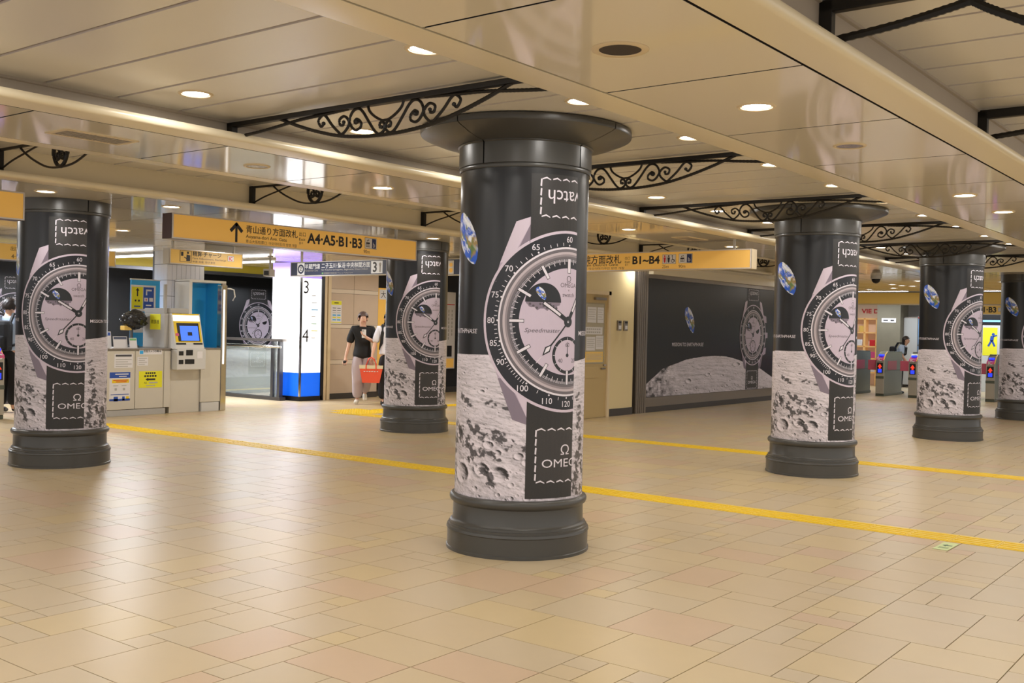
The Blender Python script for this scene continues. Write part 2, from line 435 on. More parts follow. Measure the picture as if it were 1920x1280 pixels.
def watch_print(P, cx, cz, k=1., L=2, strap=(.916, -1.108), left=-1e9, tail=True, crown=False):
    o = lambda x, z: (cx+x*k, cz+z*k)
    r = lambda q: q*k
    pol = lambda rad, a: (cx+k*rad*math.sin(a), cz+k*rad*math.cos(a))       # a clockwise from 12
    # strap
    for z0, z1, nm in ((strap[0], .40, 'upper_strap_print'), (-.40, strap[1], 'lower_strap_print')):
        P.poly(nm, 'ink_strap', L, [o(-.277, z1), o(.277, z1), o(.277, z0), o(-.277, z0)])
    zt0, zt1 = (.658, .891)
    zb0, zb1 = (-1.0, -.672)
    for z0, z1, nm in ((zt0, min(zt1, strap[0]-.02), 'upper_strap_print'), (zb0, zb1, 'lower_strap_print')):
        P.poly(nm, 'ink_strap2', L+.5, [o(-.215, z0), o(.215, z0), o(.215, z1), o(-.215, z1)])
        n = 6; w = .43/n
        for i in range(n):
            for zz in (z0, z1):
                x0 = -.215+i*w
                P.poly('stitching_print', 'ink_white', L+1, [o(x0+.006, zz-.003), o(x0+w*.5, zz+.007), o(x0+w*.88, zz-.008), o(x0+w*.88, zz-.014), o(x0+w*.5, zz-.003), o(x0+.006, zz-.011)])
        m = max(4, int((z1-z0)/.05)); q = (z1-z0)/m
        for i in range(m):
            for xx in (-.215, .215):
                za = z0+i*q
                P.poly('stitching_print', 'ink_white', L+1, [o(xx-.006, za+.008), o(xx+.004, za+.004), o(xx+.007, za+q*.85), o(xx-.003, za+q*.9)])
    P.text('lettering_print', 'ink_white', L+1, 'swatch', o(0, (zt0+zt1)/2+.003), width=r(.335), rot=PI)
    P.text('lettering_print', 'ink_white', L+1, 'OMEGA', o(0, -.889), width=r(.345), height=r(.052))
    P.text('lettering_print', 'ink_white', L+1, 'Ω', o(0, -.806), height=r(.064), width=r(.072))
    # case and lugs
    for sx in (-1, 1):
        for sz in (-1, 1):
            q = lambda x, z: o(sx*x, sz*z)
            P.poly('case_print', 'ink_case', L+2, [q(.57, .0), q(.463, .36), q(.365, .615), q(.277, .645), q(.277, .0)])
            P.poly('case_print', 'ink_case_lt' if sz > 0 else 'ink_case_dk', L+2.4, [q(.463, .36), q(.365, .615), q(.277, .645), q(.277, .60), q(.40, .36)])
            P.poly('case_print', 'ink_case_dk' if sz > 0 else 'ink_case_lt', L+2.5, [q(.277, .60), q(.277, .45), q(.37, .40)])
    if crown:
        P.poly('case_print', 'ink_case', L+2.2, [o(.50, -.06), o(.66, -.05), o(.66, .05), o(.50, .06)])
        for sz in (-1, 1): P.poly('case_print', 'ink_case', L+2.2, [o(.46, sz*.25), o(.60, sz*.24), o(.58, sz*.36), o(.40, sz*.40)])
    P.ring('case_print', 'ink_case_lt', L+2.6, (cx, cz), r(.545), r(.572))
    P.ring('bezel_print', 'ink_bezel', L+3, (cx, cz), r(.46), r(.555))
    for a0, a1, ink in ((.458, .470, 'ink_white'), (.440, .458, 'ink_metal3'), (.425, .440, 'ink_metal2'), (.412, .425, 'ink_metal1'), (.395, .412, 'ink_metal3')):
        P.ring('case_print', ink, L+3.4, (cx, cz), r(a0), r(a1))
    P.ring('dial_print', 'ink_bezel', L+3.6, (cx, cz), r(.335), r(.397))
    P.ring('dial_print', 'ink_dial', L+4, (cx, cz), r(.001), r(.337))
    # tachymeter
    labels = (60, 65, 70, 75, 80, 85, 90, 100, 110, 120, 130, 140, 160, 200, 250, 300, 400)
    for v in labels:
        a = 2*PI*60/v
        P.text('numerals_print', 'ink_white', L+4, str(v), pol(.518, a), height=r(.038), bold=.004)
        P.ring('numerals_print', 'ink_white', L+4, pol(.480 if v not in (80, 75, 85, 70) else .474, a), 0.0005, r(.006), seg=8)
    for v in list(range(61, 100))+[105, 115, 125, 135, 145, 150, 170, 180, 190, 225, 275, 350]:
        if v in labels: continue
        a = 2*PI*60/v
        P.bar('numerals_print', 'ink_white', L+4, pol(.478, a), pol(.497, a), r(.004))
    # minute track and indexes
    for i in range(300):
        a = 2*PI*i/300
        if i % 5 and i % 5 not in (1, 2, 3, 4): continue
        l = .362 if i % 5 == 0 else .378
        if i % 25: P.bar('dial_print', 'ink_white', L+4.4, pol(l, a), pol(.395, a), r(.0028 if i % 5 else .004))
    for i in range(12):
        a = 2*PI*i/12; w = .016 if i else .022
        P.bar('dial_print', 'ink_black', L+4.8, pol(.305, a), pol(.396, a), r(w+.006))
        P.bar('dial_print', 'ink_white', L+5, pol(.308, a), pol(.396, a), r(w))
    P.text('dial_print', 'ink_grey', L+4.6, 'Ω', o(0, .269), height=r(.042))
    P.text('dial_print', 'ink_grey', L+4.6, 'OMEGA', o(0, .230), width=r(.135), height=r(.027))
    P.text('dial_print', 'ink_grey', L+4.6, '×', o(0, .198), height=r(.010))
    P.text('dial_print', 'ink_grey', L+4.6, 'swatch', o(0, .170), width=r(.10))
    P.text('dial_print', 'ink_grey', L+4.6, 'Speedmaster', o(-.182, -.061), width=r(.235), height=r(.034), slant=.3)
    # moon-phase aperture
    mc = o(-.181, .119)
    P.ring('dial_print', 'ink_black', L+4.6, mc, .0005, r(.120), seg=36, a0=0, a1=PI)
    P.poly('dial_print', 'ink_case_dk', L+4.5, [(mc[0]+r(.115*math.cos(PI+PI*q/16)), mc[1]+r(.045*math.sin(PI+PI*q/16)*(1+.25*math.sin(q*2.3)))) for q in range(17)])
    for q in range(9): P.ring('dial_print', 'ink_grey', L+4.7, (mc[0]+r(-.09+.022*q), mc[1]-r(.012+.012*((q*7) % 3))), .0004, r(.008), seg=8)
    E = np.array(EARTH); c = E.mean(0)
    earth_print(P, L+5, mc[0]-.018*k, mc[1]+.055*k, k*.24, part='dial_earth_print')
    # three small registers
    for c_, rad in ((o(-.001, -.211), .118),):
        P.ring('dial_print', 'ink_black', L+4.6, c_, r(rad-.020), r(rad), seg=48)
        for i in range(12):
            a = 2*PI*i/12; q = (c_[0]+r(rad-.006)*math.sin(a), c_[1]+r(rad-.006)*math.cos(a)); q2 = (c_[0]+r(rad-.024)*math.sin(a), c_[1]+r(rad-.024)*math.cos(a))
            P.bar('dial_print', 'ink_white', L+4.8, q, q2, r(.003))
        for s_, a in (('60', 0), ('20', 2*PI/3), ('40', -2*PI/3)):
            P.text('dial_print', 'ink_grey', L+4.8, s_, (c_[0]+r(.066)*math.sin(a), c_[1]+r(.066)*math.cos(a)), height=r(.026))
        P.bar('register_hand_print', 'ink_black', L+5, c_, (c_[0], c_[1]+r(.085)), r(.006), r(.003))
        P.ring('register_hand_print', 'ink_black', L+5, c_, .0005, r(.012), seg=12)
    if crown:
        c_ = o(.19, .10); P.ring('dial_print', 'ink_black', L+4.6, c_, .0005, r(.075), seg=36, a0=-PI*.9, a1=PI*.1)
    # hands
    for tip, w in (((-.186, .118), .030), ((.165, .30), .026)):
        n = math.hypot(*tip); ux, uz = tip[0]/n, tip[1]/n
        P.bar('hands_print', 'ink_black', L+5.5, o(0, 0), o(*tip), r(w))
        P.bar('hands_print', 'ink_white', L+6, o(ux*.075, uz*.075), o(tip[0]-ux*.006, tip[1]-uz*.006), r(w*.55))
    tip = (-.178, -.206); n = math.hypot(*tip); ux, uz = tip[0]/n, tip[1]/n
    P.bar('hands_print', 'ink_black', L+5.5, o(0, 0), o(tip[0]+ux*-.06, tip[1]+uz*-.06), r(.010))
    px, pz = -uz, ux
    P.poly('hands_print', 'ink_black', L+5.6, [o(tip[0]+ux*.012, tip[1]+uz*.012), o(tip[0]-ux*.04+px*.022, tip[1]-uz*.04+pz*.022), o(tip[0]-ux*.085, tip[1]-uz*.085), o(tip[0]-ux*.04-px*.022, tip[1]-uz*.04-pz*.022)])
    P.poly('hands_print', 'ink_white', L+6, [o(tip[0]-ux*.006, tip[1]-uz*.006), o(tip[0]-ux*.042+px*.013, tip[1]-uz*.042+pz*.013), o(tip[0]-ux*.07, tip[1]-uz*.07), o(tip[0]-ux*.042-px*.013, tip[1]-uz*.042-pz*.013)])
    P.bar('hands_print', 'ink_white', L+5.5, o(tip[0]+ux*.02, tip[1]+uz*.02), o(ux*.345, uz*.345), r(.003))
    P.ring('hands_print', 'ink_black', L+6.4, (cx, cz), .0005, r(.034), seg=32)
    P.ring('hands_print', 'ink_white', L+6.8, (cx, cz), r(.004), r(.007), seg=16)

# ================================================================== SETTING: floor
MOD = .1515; GX0, GY0 = -2.087, 3.392
floor = struct(B('grout').box(-26, 6, -4, 34, -.12, -.007).build('floor'))
def floor_tiles():
    i0, i1 = int((-17.0-GX0)/MOD), int((4.0-GX0)/MOD)
    i0 -= i0 % 9; i1 += 9-i1 % 9
    j0, j1 = int((0-GY0)/MOD), int((31-GY0)/MOD)
    occ = np.zeros((i1-i0, j1-j0), bool); out = []
    rnd = random.Random(11)
    sizes = [(3, 3)]*8+[(3, 2)]*7+[(2, 3)]*7+[(2, 2)]*5+[(2, 1)]*2+[(1, 2)]*2+[(1, 1)]*1+[(3, 1)]*1
    for j in range(j1-j0):
        for i in range(i1-i0):
            if occ[i, j]: continue
            lim = 9-(i % 9)
            for t in range(8):
                w, h = rnd.choice(sizes)
                if t == 7: w, h = 1, 1
                if w <= lim and j+h <= j1-j0 and not occ[i:i+w, j:j+h].any(): break
            else: w, h = 1, 1
            occ[i:i+w, j:j+h] = True
            out.append((GX0+(i+i0)*MOD, GY0+(j+j0)*MOD, w, h, rnd.choice(('tile_sand',)*6+('tile_pink',)*2+('tile_grey',)*4+('tile_yellow',)*3)))
    return out
tiles = floor_tiles()
def seen(t):
    x, y, w, h, m = t; X, Y, wd = proj((x+w*MOD/2, y+h*MOD/2, 0))
    return wd > .3 and -60 < X < 1980 and Y < 1340
vis = sorted([t for t in tiles if seen(t)], key=lambda t: -t[2]*t[3]/max(.1, (t[0]+t[2]*MOD/2)**2+(t[1]+t[3]*MOD/2)**2)**1.5)
near = set(id(t) for t in vis[:300])
G = .0024
cache = {}
rest = MB()
for t in tiles:
    x, y, w, h, m = t
    if id(t) in near:
        if (w, h, m) not in cache: cache[w, h, m] = B(m).box(G, w*MOD-G, G, h*MOD-G, -.007, 0).mesh('floor_tile')
        o = link('floor_tile', cache[w, h, m], floor); o.location = (x, y, random.uniform(-.0003, 0))
    else:
        rest.mat(m).box(x+G, x+w*MOD-G, y+G, y+h*MOD-G, -.007, 0)
o = rest.build('floor_tiling', floor); o['kind'] = 'stuff'

# tactile paving: ribbed yellow tiles, three runs
tm = B('tactile').box(.002, .3, .002, .3, 0, .003)
for k in range(4): tm.bbox(.012, .290, .028+k*.068, .028+k*.068+.036, .001, .008, .003)
tac = tm.mesh('tactile_tile')
dm = B('tactile').box(.002, .3, .002, .3, 0, .003)
for a in range(5):
    for b in range(5): dm.lathe([(.015, .002), (.013, .006), (.009, .0075), (.0002, .0075)], 6, (.034+a*.0585, .034+b*.0585, 0))
dot = dm.mesh('tactile_tile')
PT = .3021
x = -1.72+PT*16
while x > -15.2:
    o = link('tactile_tile', tac, floor); o.location = (x, 7.725, 0); x -= PT
x = -1.72+PT*16
while x > -12.5:
    o = link('tactile_tile', tac, floor); o.location = (x, 11.62, 0); x -= PT
for a in range(3):
    for b in range(3):
        if a+b: o = link('tactile_tile', dot, floor); o.location = (-12.95+a*PT, 11.62+b*PT, 0)
y = 12.55
while y < 17.5:
    o = link('tactile_tile', tac, floor); o.location = (-12.65+PT, y, 0); o.rotation_euler = (0, 0, PI/2); y += PT
# evacuation marker let into the floor
mk = thing('floor_marker', 'small pale green evacuation marker set in the floor beside the yellow paving', 'floor marker', (-2.04, 7.39, .001))
B('marker_glow').box(0, .10, 0, .29, 0, .002).build('plate', mk)
P = Print(); P.poly('arrow', 'marker_green', 0, [(.02, .14), (.05, .10), (.05, .125), (.085, .125), (.085, .155), (.05, .155), (.05, .18)])
P.bar('lettering', 'marker_green', 0, (.02, .06), (.085, .06), .012); P.bar('lettering', 'marker_green', 0, (.02, .03), (.085, .03), .012)
P.build(lambda c: np.stack([c[:, 0], c[:, 1]+.03, c[:, 2]*0+.0026], -1), mk)

# ================================================================== SETTING: ceiling
ZS = 2.58
Y0, Y1 = -3.0, 19.4
YJ = 2.965-1.304*4
def cjoints(ya, yb):
    r = [ya]; y = YJ
    while y < yb-.05:
        if y > ya+.05: r.append(y)
        y += 1.304
    return r+[yb]
def panels(parent, x0, x1, ya, yb, nx=1, gap=.008, z=ZS, hole=None):
    js = cjoints(ya, yb); w = (x1-x0)/nx
    for a, b in zip(js, js[1:]):
        for i in range(nx):
            B('ceil').box(x0+i*w+gap, x0+(i+1)*w-gap, a+gap, b-gap, z, z+.0012).mat('joint').box(x0+i*w+gap, x0+(i+1)*w-gap, a+gap, b-gap, z+.0012, z+.012).build('ceiling_panel', parent)
def soffit(xl, jl, jr, xr, fl, fr, zl, zr):
    """a lowered ceiling strip with rounded lips; xl/xr lip edges, jl/jr joints, fl/fr coffer side faces, zl/zr coffer heights"""
    c = struct(B('joint').box(jl, jr, Y0, Y1, ZS+.012, ZS+.10).build('ceiling'))
    panels(c, jl, jr, Y0, Y1)
    for x, j, f, z, s in ((xl, jl, fl, zl, -1), (xr, jr, fr, zr, 1)):
        if x is None: continue
        e = j+s*.008
        pr = [(e, ZS+.03), (e, ZS)]
        R = .028; cx_, cz_ = x-s*R, ZS+R
        for k in range(7):
            a = -PI/2+PI*.78*k/6
            pr.append((cx_+s*R*math.cos(a), cz_+R*math.sin(a)))
        pr += [(f+s*.0, ZS+.062)]
        B('ceil_lip').extrude(pr, 'y', Y0, Y1).build('soffit_edge', c, smooth=True)
        B('face_metal').extrude([(f, ZS+.06), (f, z-.018), (f+s*.014, z-.014), (f+s*.014, z+.02)], 'y', Y0, Y1).build('coffer_face', c)
    return c
ZC1, ZC0, ZC2 = 2.73, 2.82, 2.83
s1 = soffit(-2.98, -2.75, -1.755, -1.54, -2.79, -1.66, ZC1, ZC0)
s2 = soffit(-6.84, -6.66, -5.65, -5.42, -6.66, -5.60, ZC2, ZC1)
def coffer(x0, x1, z, off, pitch):
    c = struct(B('groove').box(x0-.02, x1+.02, Y0, Y1, z+.014, z+.05).build('ceiling'))
    y = off-pitch*math.floor((off-Y0)/pitch)
    me = B('plank').box(x0-.02, x1+.02, .013, pitch-.013, 0, .012).mesh('ceiling_plank')
    while y < Y1-.05:
        o = link('ceiling_plank', me, c); o.location = (0, y, z); y += pitch
    return c
coffer(-5.60, -2.79, ZC1, 2.989, .434)
coffer(-1.66, 2.2, ZC0, 4.72, .431)
coffer(-8.64, -6.66, ZC2, 3.1, .434)
# low ceiling on the left and at the far end
c3 = struct(B('joint').box(-17.4, -8.70, Y0, 19.4, ZS+.012, ZS+.10).build('ceiling'))
panels(c3, -17.4, -8.72, Y0, 19.4, 8)
pr = [(-8.712, ZS+.03), (-8.712, ZS)]+[(-8.53+.028*math.cos(a), ZS+.028+.028*math.sin(a)) for a in [-PI/2+PI*.78*k/6 for k in range(7)]]+[(-8.64, ZS+.062)]
B('ceil_lip').extrude(pr, 'y', Y0, Y1).build('soffit_edge', c3, smooth=True)
B('ceil_lip').extrude([(-8.64, ZS+.06), (-8.64, ZC2+.02)], 'y', Y0, Y1).build('coffer_face', c3)
c4 = struct(B('joint').box(-17.4, 5, 19.4, 32, ZS+.012, ZS+.10).build('ceiling'))
panels(c4, -11.4, 2.2, 19.4, 27.4, 10)
B('ceil_lip').box(-11.4, 2.2, 19.38, 19.42, ZS, 2.86).build('soffit_edge', c4)
panels(c4, -17.4, -11.4, 19.4, 27.4, 4)

# ---- fixtures in the ceiling
ring_m = B('trim_cream').lathe([(.078, .002), (.080, -.006), (.092, -.008), (.099, 0), (.099, .002)], 32).mesh('trim_ring', True)
lens_m = B('lamp_on').lathe([(.0005, -.004), (.055, -.004), (.079, .002)], 28).mesh('lamp_lens', True)
off_m = B('lamp_off').lathe([(.0005, .0), (.04, -.001), (.065, -.004), (.079, -.002)], 28).mesh('reflector', True)
lamp_d = bpy.data.lights.new('downlight_lamp', 'AREA'); lamp_d.shape = 'DISK'; lamp_d.size = .15; lamp_d.energy = LAMP_W; lamp_d.color = WARM
rear_d = lamp_d.copy(); rear_d.energy = 21; rear_d.color = (1, .965, .92)
def downlight(x, y, z, label, on=True, lit=True, group=None):
    t = thing('downlight', label, 'ceiling light', (x, y, z), 0, group)
    link('trim_ring', ring_m, t); link('lamp_lens' if on else 'reflector', lens_m if on else off_m, t)
    if on:
        l = link('downlight_lamp', rear_d if x < -11 else lamp_d, t); l.location = (0, 0, -.012)
    return t
ORD = ['first', 'second', 'third', 'fourth', 'fifth', 'sixth', 'seventh', 'eighth', 'ninth', 'tenth', 'eleventh', 'twelfth', 'thirteenth', 'fourteenth', 'fifteenth']
for k in range(-5, 12):
    y = 3.615+1.309*k
    for x, nm in ((-5.09, 'left'), (-3.33, 'right')):
        if k < 0: lab = 'lit downlight of the middle coffer out of sight behind the camera'
        else: lab = 'lit downlight in the middle coffer, %s row, %s from the camera' % (nm, ORD[k])
        downlight(x, y, ZC1, lab, group='downlights in the middle coffer')
lab1 = {1: 'large lit downlight in the front ceiling strip beside the speaker', 4: 'lit downlight far along the front ceiling strip', 5: 'most distant lit downlight of the front ceiling strip'}
for k in (-4, -3, -2, -1, 1, 4, 5, 6, 8): downlight(-2.268, 3.615+1.309*k, ZS, lab1.get(k, 'lit downlight of the front ceiling strip out of sight behind the camera' if k < 0 else 'lit downlight of the front ceiling strip, %s from the speaker' % ORD[k]), group='downlights in the front ceiling strip')
downlight(-2.262, 3.615+1.309*2, ZS, 'unlit round downlight in the front ceiling strip', on=False, group='downlights in the front ceiling strip')
for k in (-4, -3, -1, 2, 5, 7, 9): downlight(-6.19, 3.615+1.309*k, ZS, {2: 'lit downlight in the back ceiling strip left of the central column', 5: 'lit downlight in the back ceiling strip right of the central column'}.get(k, 'lit downlight of the back ceiling strip out of sight behind the camera' if k < 0 else 'lit downlight of the back ceiling strip, %s from the vent' % ORD[k]), group='downlights in the back ceiling strip')
downlight(-6.18, 3.615+1.309, ZS, 'unlit round downlight in the back ceiling strip', on=False, group='downlights in the back ceiling strip')
for k in (-3, -1, 1, 2, 5, 7, 9):
    downlight(-9.15, 3.615+1.309*k, ZS, {1: 'lit downlight above the leftmost column', 2: 'lit downlight over the left end of the long amber sign', 5: 'lit downlight above the column behind the amber sign'}.get(k, 'lit downlight over the rear concourse out of sight at the left' if k < 0 else 'lit downlight over the rear concourse, %s along its row' % ORD[k]), group='downlights over the rear concourse')
for i, (x, y) in enumerate(((-12.2, 4.9), (-12.2, 7.6), (-12.2, 10.2), (-12.2, 12.9), (-13.4, 14.8), (-11.6, 15.9))):  # downlights added here to brighten the rear left concourse
    downlight(x, y, ZS, 'lit downlight added to brighten the rear before the fare counter, %s from the left' % ORD[i], group='added downlights before the fare counter')
for i, (x, y) in enumerate(((-.3, 0.), (-.3, 2.6), (-.3, 5.2), (-.3, 7.8), (-.3, 10.4), (-.3, 13), (1.2, 1.3), (1.2, 3.9), (1.2, 6.5), (1.2, 9.1), (1.2, 11.7))):
    downlight(x, y, ZC0, 'lit downlight of the right coffer, outside the picture', group='downlights of the right coffer')
for i, (px, py) in enumerate(((1711, 536), (1673, 533), (1630, 542), (1880, 528), (1691, 535))):
    q = atz(px, py, ZS); downlight(q[0], min(q[1], 27), ZS, 'tiny lit downlight above the far ticket gates, '+('left of the third column', 'in the middle', 'leftmost', 'right of the third column', 'nearest the third column')[i], group='downlights above the far gates')
for i, (x, y) in enumerate(((-9, 22), (-6.5, 22), (-4, 22), (-1.5, 22), (-8, 25.2), (-5, 25.2))):
    downlight(x, y, ZS, 'lit downlight of the far low ceiling, %s from the left' % ORD[i], group='downlights above the far gates')
sp = thing('ceiling_speaker', 'round dark ceiling speaker in a pale ring, front strip', 'speaker', (-2.273, 3.631, ZS))
B('trim_cream').lathe([(.085, .0), (.088, -.006), (.108, -.008), (.118, -.003), (.118, .002)], 40).build('ring', sp, True)
B('speaker_mesh').lathe([(.0005, -.004), (.086, -.004), (.086, .002)], 40).build('speaker_grille', sp, True)
for i, (y, l, w, lab) in enumerate(((3.60, .50, .24, 'rectangular air vent grille in the back ceiling strip, nearest'), (7.45, .50, .24, 'rectangular air vent grille hidden partly by the central column'), (11.5, .5, .24, 'rectangular air vent grille above the second amber sign'))):
    t = thing('air_vent', lab, 'air vent', (-6.13, y, ZS), 0, 'air vents in the back ceiling strip')
    m = B('trim_cream'); m.box(-w/2, -w/2+.025, -l/2, l/2, -.006, .002).box(w/2-.025, w/2, -l/2, l/2, -.006, .002).box(-w/2+.025, w/2-.025, -l/2, -l/2+.025, -.006, .002).box(-w/2+.025, w/2-.025, l/2-.025, l/2, -.006, .002); m.build('frame', t)
    B('joint').box(-w/2+.02, w/2-.02, -l/2+.02, l/2-.02, .000, .002).build('backing', t)
    me = B('face_metal').box(-w/2+.025, w/2-.025, -.006, .006, -.004, .0).mesh('slat')
    for k in range(18): o = link('slat', me, t); o.location = (0, -l/2+.038+k*(l-.076)/17, 0)

# ================================================================== wrought-iron brackets
def crom(pts, n=5):
    P_ = [np.array(p, float) for p in pts]; P_ = [2*P_[0]-P_[1]]+P_+[2*P_[-1]-P_[-2]]; out = []
    for i in range(1, len(P_)-2):
        for k in range(n):
            t = k/n; a, b, c, d = P_[i-1:i+3]
            out.append(.5*((2*b)+(-a+c)*t+(2*a-5*b+4*c-d)*t*t+(-a+3*b-3*c+d)*t**3))
    return out+[P_[-2]]
def mir(p): return [(-x, z) for x, z in p]
SC_A = [(-.51, 2.624), (-.52, 2.612), (-.535, 2.610), (-.556, 2.645), (-.52, 2.674), (-.488, 2.662), (-.44, 2.611), (-.39, 2.569), (-.352, 2.5465), (-.307, 2.577), (-.293, 2.607), (-.309, 2.635), (-.34, 2.649), (-.374, 2.6316), (-.366, 2.601), (-.342, 2.599), (-.338, 2.615)]
SC_B = [(-.228, 2.605), (-.238, 2.598), (-.247, 2.610), (-.225, 2.622), (-.194, 2.597), (-.2, 2.570), (-.238, 2.559), (-.273, 2.584), (-.289, 2.623), (-.264, 2.668), (-.219, 2.681), (-.181, 2.659), (-.135, 2.602), (-.082, 2.539), (-.045, 2.519), (-.010, 2.536), (-.006, 2.567), (-.022, 2.585), (-.043, 2.577), (-.040, 2.556), (-.028, 2.556)]
def tw(L_, r): return [r*(1+.16*(i % 2)) for i in range(L_)]
def tb(mb, p, r, n=5, twist=False, y=0.):
    q = crom(p, 5 if not twist else 14); mb.tube([(a, y, b) for a, b in q], tw(len(q), r) if twist else r, n)
def scroll_bracket():
    t = link('iron_bracket', None)
    B('iron').bbox(-1.40, 1.40, -.022, .022, 2.684, 2.714, .004).build('top_bar', t)
    for s in (-1, 1):
        B('iron').bbox(min(s*1.40, s*1.345), max(s*1.40, s*1.345), -.022, .022, 2.60, 2.712, .003).build('end_post', t)
        br = [(-1.36, 2.618), (-1.1, 2.632), (-.90, 2.650), (-.73, 2.667), (-.505, 2.677), (-.30, 2.688)]
        m = B('iron'); tb(m, br if s < 0 else mir(br), .0095, 6, True); m.build('brace_bar', t, True)
        for sc in (SC_A, SC_B):
            m = B('iron'); tb(m, sc if s < 0 else mir(sc), .0085, 6)
            for e, q in ((sc[0], .013), (sc[-1], .012)):
                ex = e[0] if s < 0 else -e[0]
                m.lathe([(.0005, -q), (q*.8, -q*.6), (q, 0), (q*.8, q*.6), (.0005, q)], 10, (ex, 0, e[1]))
            m.build('scroll', t, True)
    half = [(-.90, 2.690), (-.81, 2.659), (-.73, 2.631), (-.566, 2.583), (-.368, 2.538), (-.177, 2.517), (0, 2.512)]
    m = B('iron'); tb(m, half+mir(half[:-1])[::-1], .0105, 6, True); m.build('arc_bar', t, True)
    u = [(-.141, 2.69), (-.125, 2.655), (-.084, 2.622), (-.03, 2.596), (0, 2.593)]
    m = B('iron'); tb(m, u+mir(u[:-1])[::-1], .008, 6); m.build('center_hoop', t, True)
    return t
sb = scroll_bracket()
lb = ['before the central column, nearest', 'right behind the central column', 'in front of the second column', 'behind the second column', 'in front of the third column', 'behind the third column']
for k in range(6):
    o = sb if k == 0 else copy_tree(sb)
    o.location = (-4.19, 4.23+2.585*k, 0)
    tag(o, 'black iron scroll bracket, middle coffer, '+lb[k], 'iron bracket', 'scroll brackets of the middle coffer')
for k, lab in ((0, 'black iron bracket in the top right corner, nearest'), (1, 'black iron bracket at the right edge, further one')):
    o = copy_tree(sb); o.location = (-.26, 4.2+2.54*k, 2.812-2.714*1.75); o.scale = (1, 1, 1.75); tag(o, lab, 'iron bracket', 'brackets of the right coffer')
def emblem_bracket():
    t = link('iron_bracket', None)
    B('iron').bbox(-.97, .97, -.014, .014, 2.795, 2.815, .003).build('top_bar', t)
    for s in (-1, 1):
        B('iron').bbox(min(s*.97, s*.915), max(s*.97, s*.915), -.02, .02, 2.63, 2.815, .003).build('end_post', t)
        br = [(-.93, 2.645), (-.75, 2.70), (-.54, 2.745), (-.36, 2.783), (-.25, 2.797)]
        m = B('iron'); tb(m, br if s < 0 else mir(br), .008, 6); m.build('brace_bar', t, True)
    half = [(-.62, 2.80), (-.54, 2.748), (-.40, 2.68), (-.2, 2.612), (0, 2.595)]
    m = B('iron'); tb(m, half+mir(half[:-1])[::-1], .009, 6); m.build('arc_bar', t, True)
    m = B('iron')
    sh = [(-.095, 2.745), (-.098, 2.70), (-.075, 2.645), (-.035, 2.608), (0, 2.600)]
    tb(m, sh+mir(sh[:-1])[::-1], .016, 6)
    for s in (-1, 1):
        lp = [(s*.09, 2.74), (s*.04, 2.735), (s*.012, 2.70), (s*.03, 2.665), (s*.055, 2.675), (s*.05, 2.70), (s*.03, 2.70)]
        tb(m, lp, .011, 6)
        lp = [(s*.06, 2.648), (s*.03, 2.655), (0, 2.668)]
        tb(m, lp, .010, 6)
    m.build('emblem', t, True)
    return t
eb = emblem_bracket()
for k, lab in enumerate(('at the left edge of the picture', 'above the long amber sign', 'just left of the central column', 'behind the central column', 'above the printed wall', 'left of the second column')):
    o = eb if k == 0 else copy_tree(eb); o.location = (-7.668, 4.24+2.57*k, 0)
    tag(o, 'black iron bracket with a crest, rear coffer, '+lab, 'iron bracket', 'crest brackets of the rear coffer')

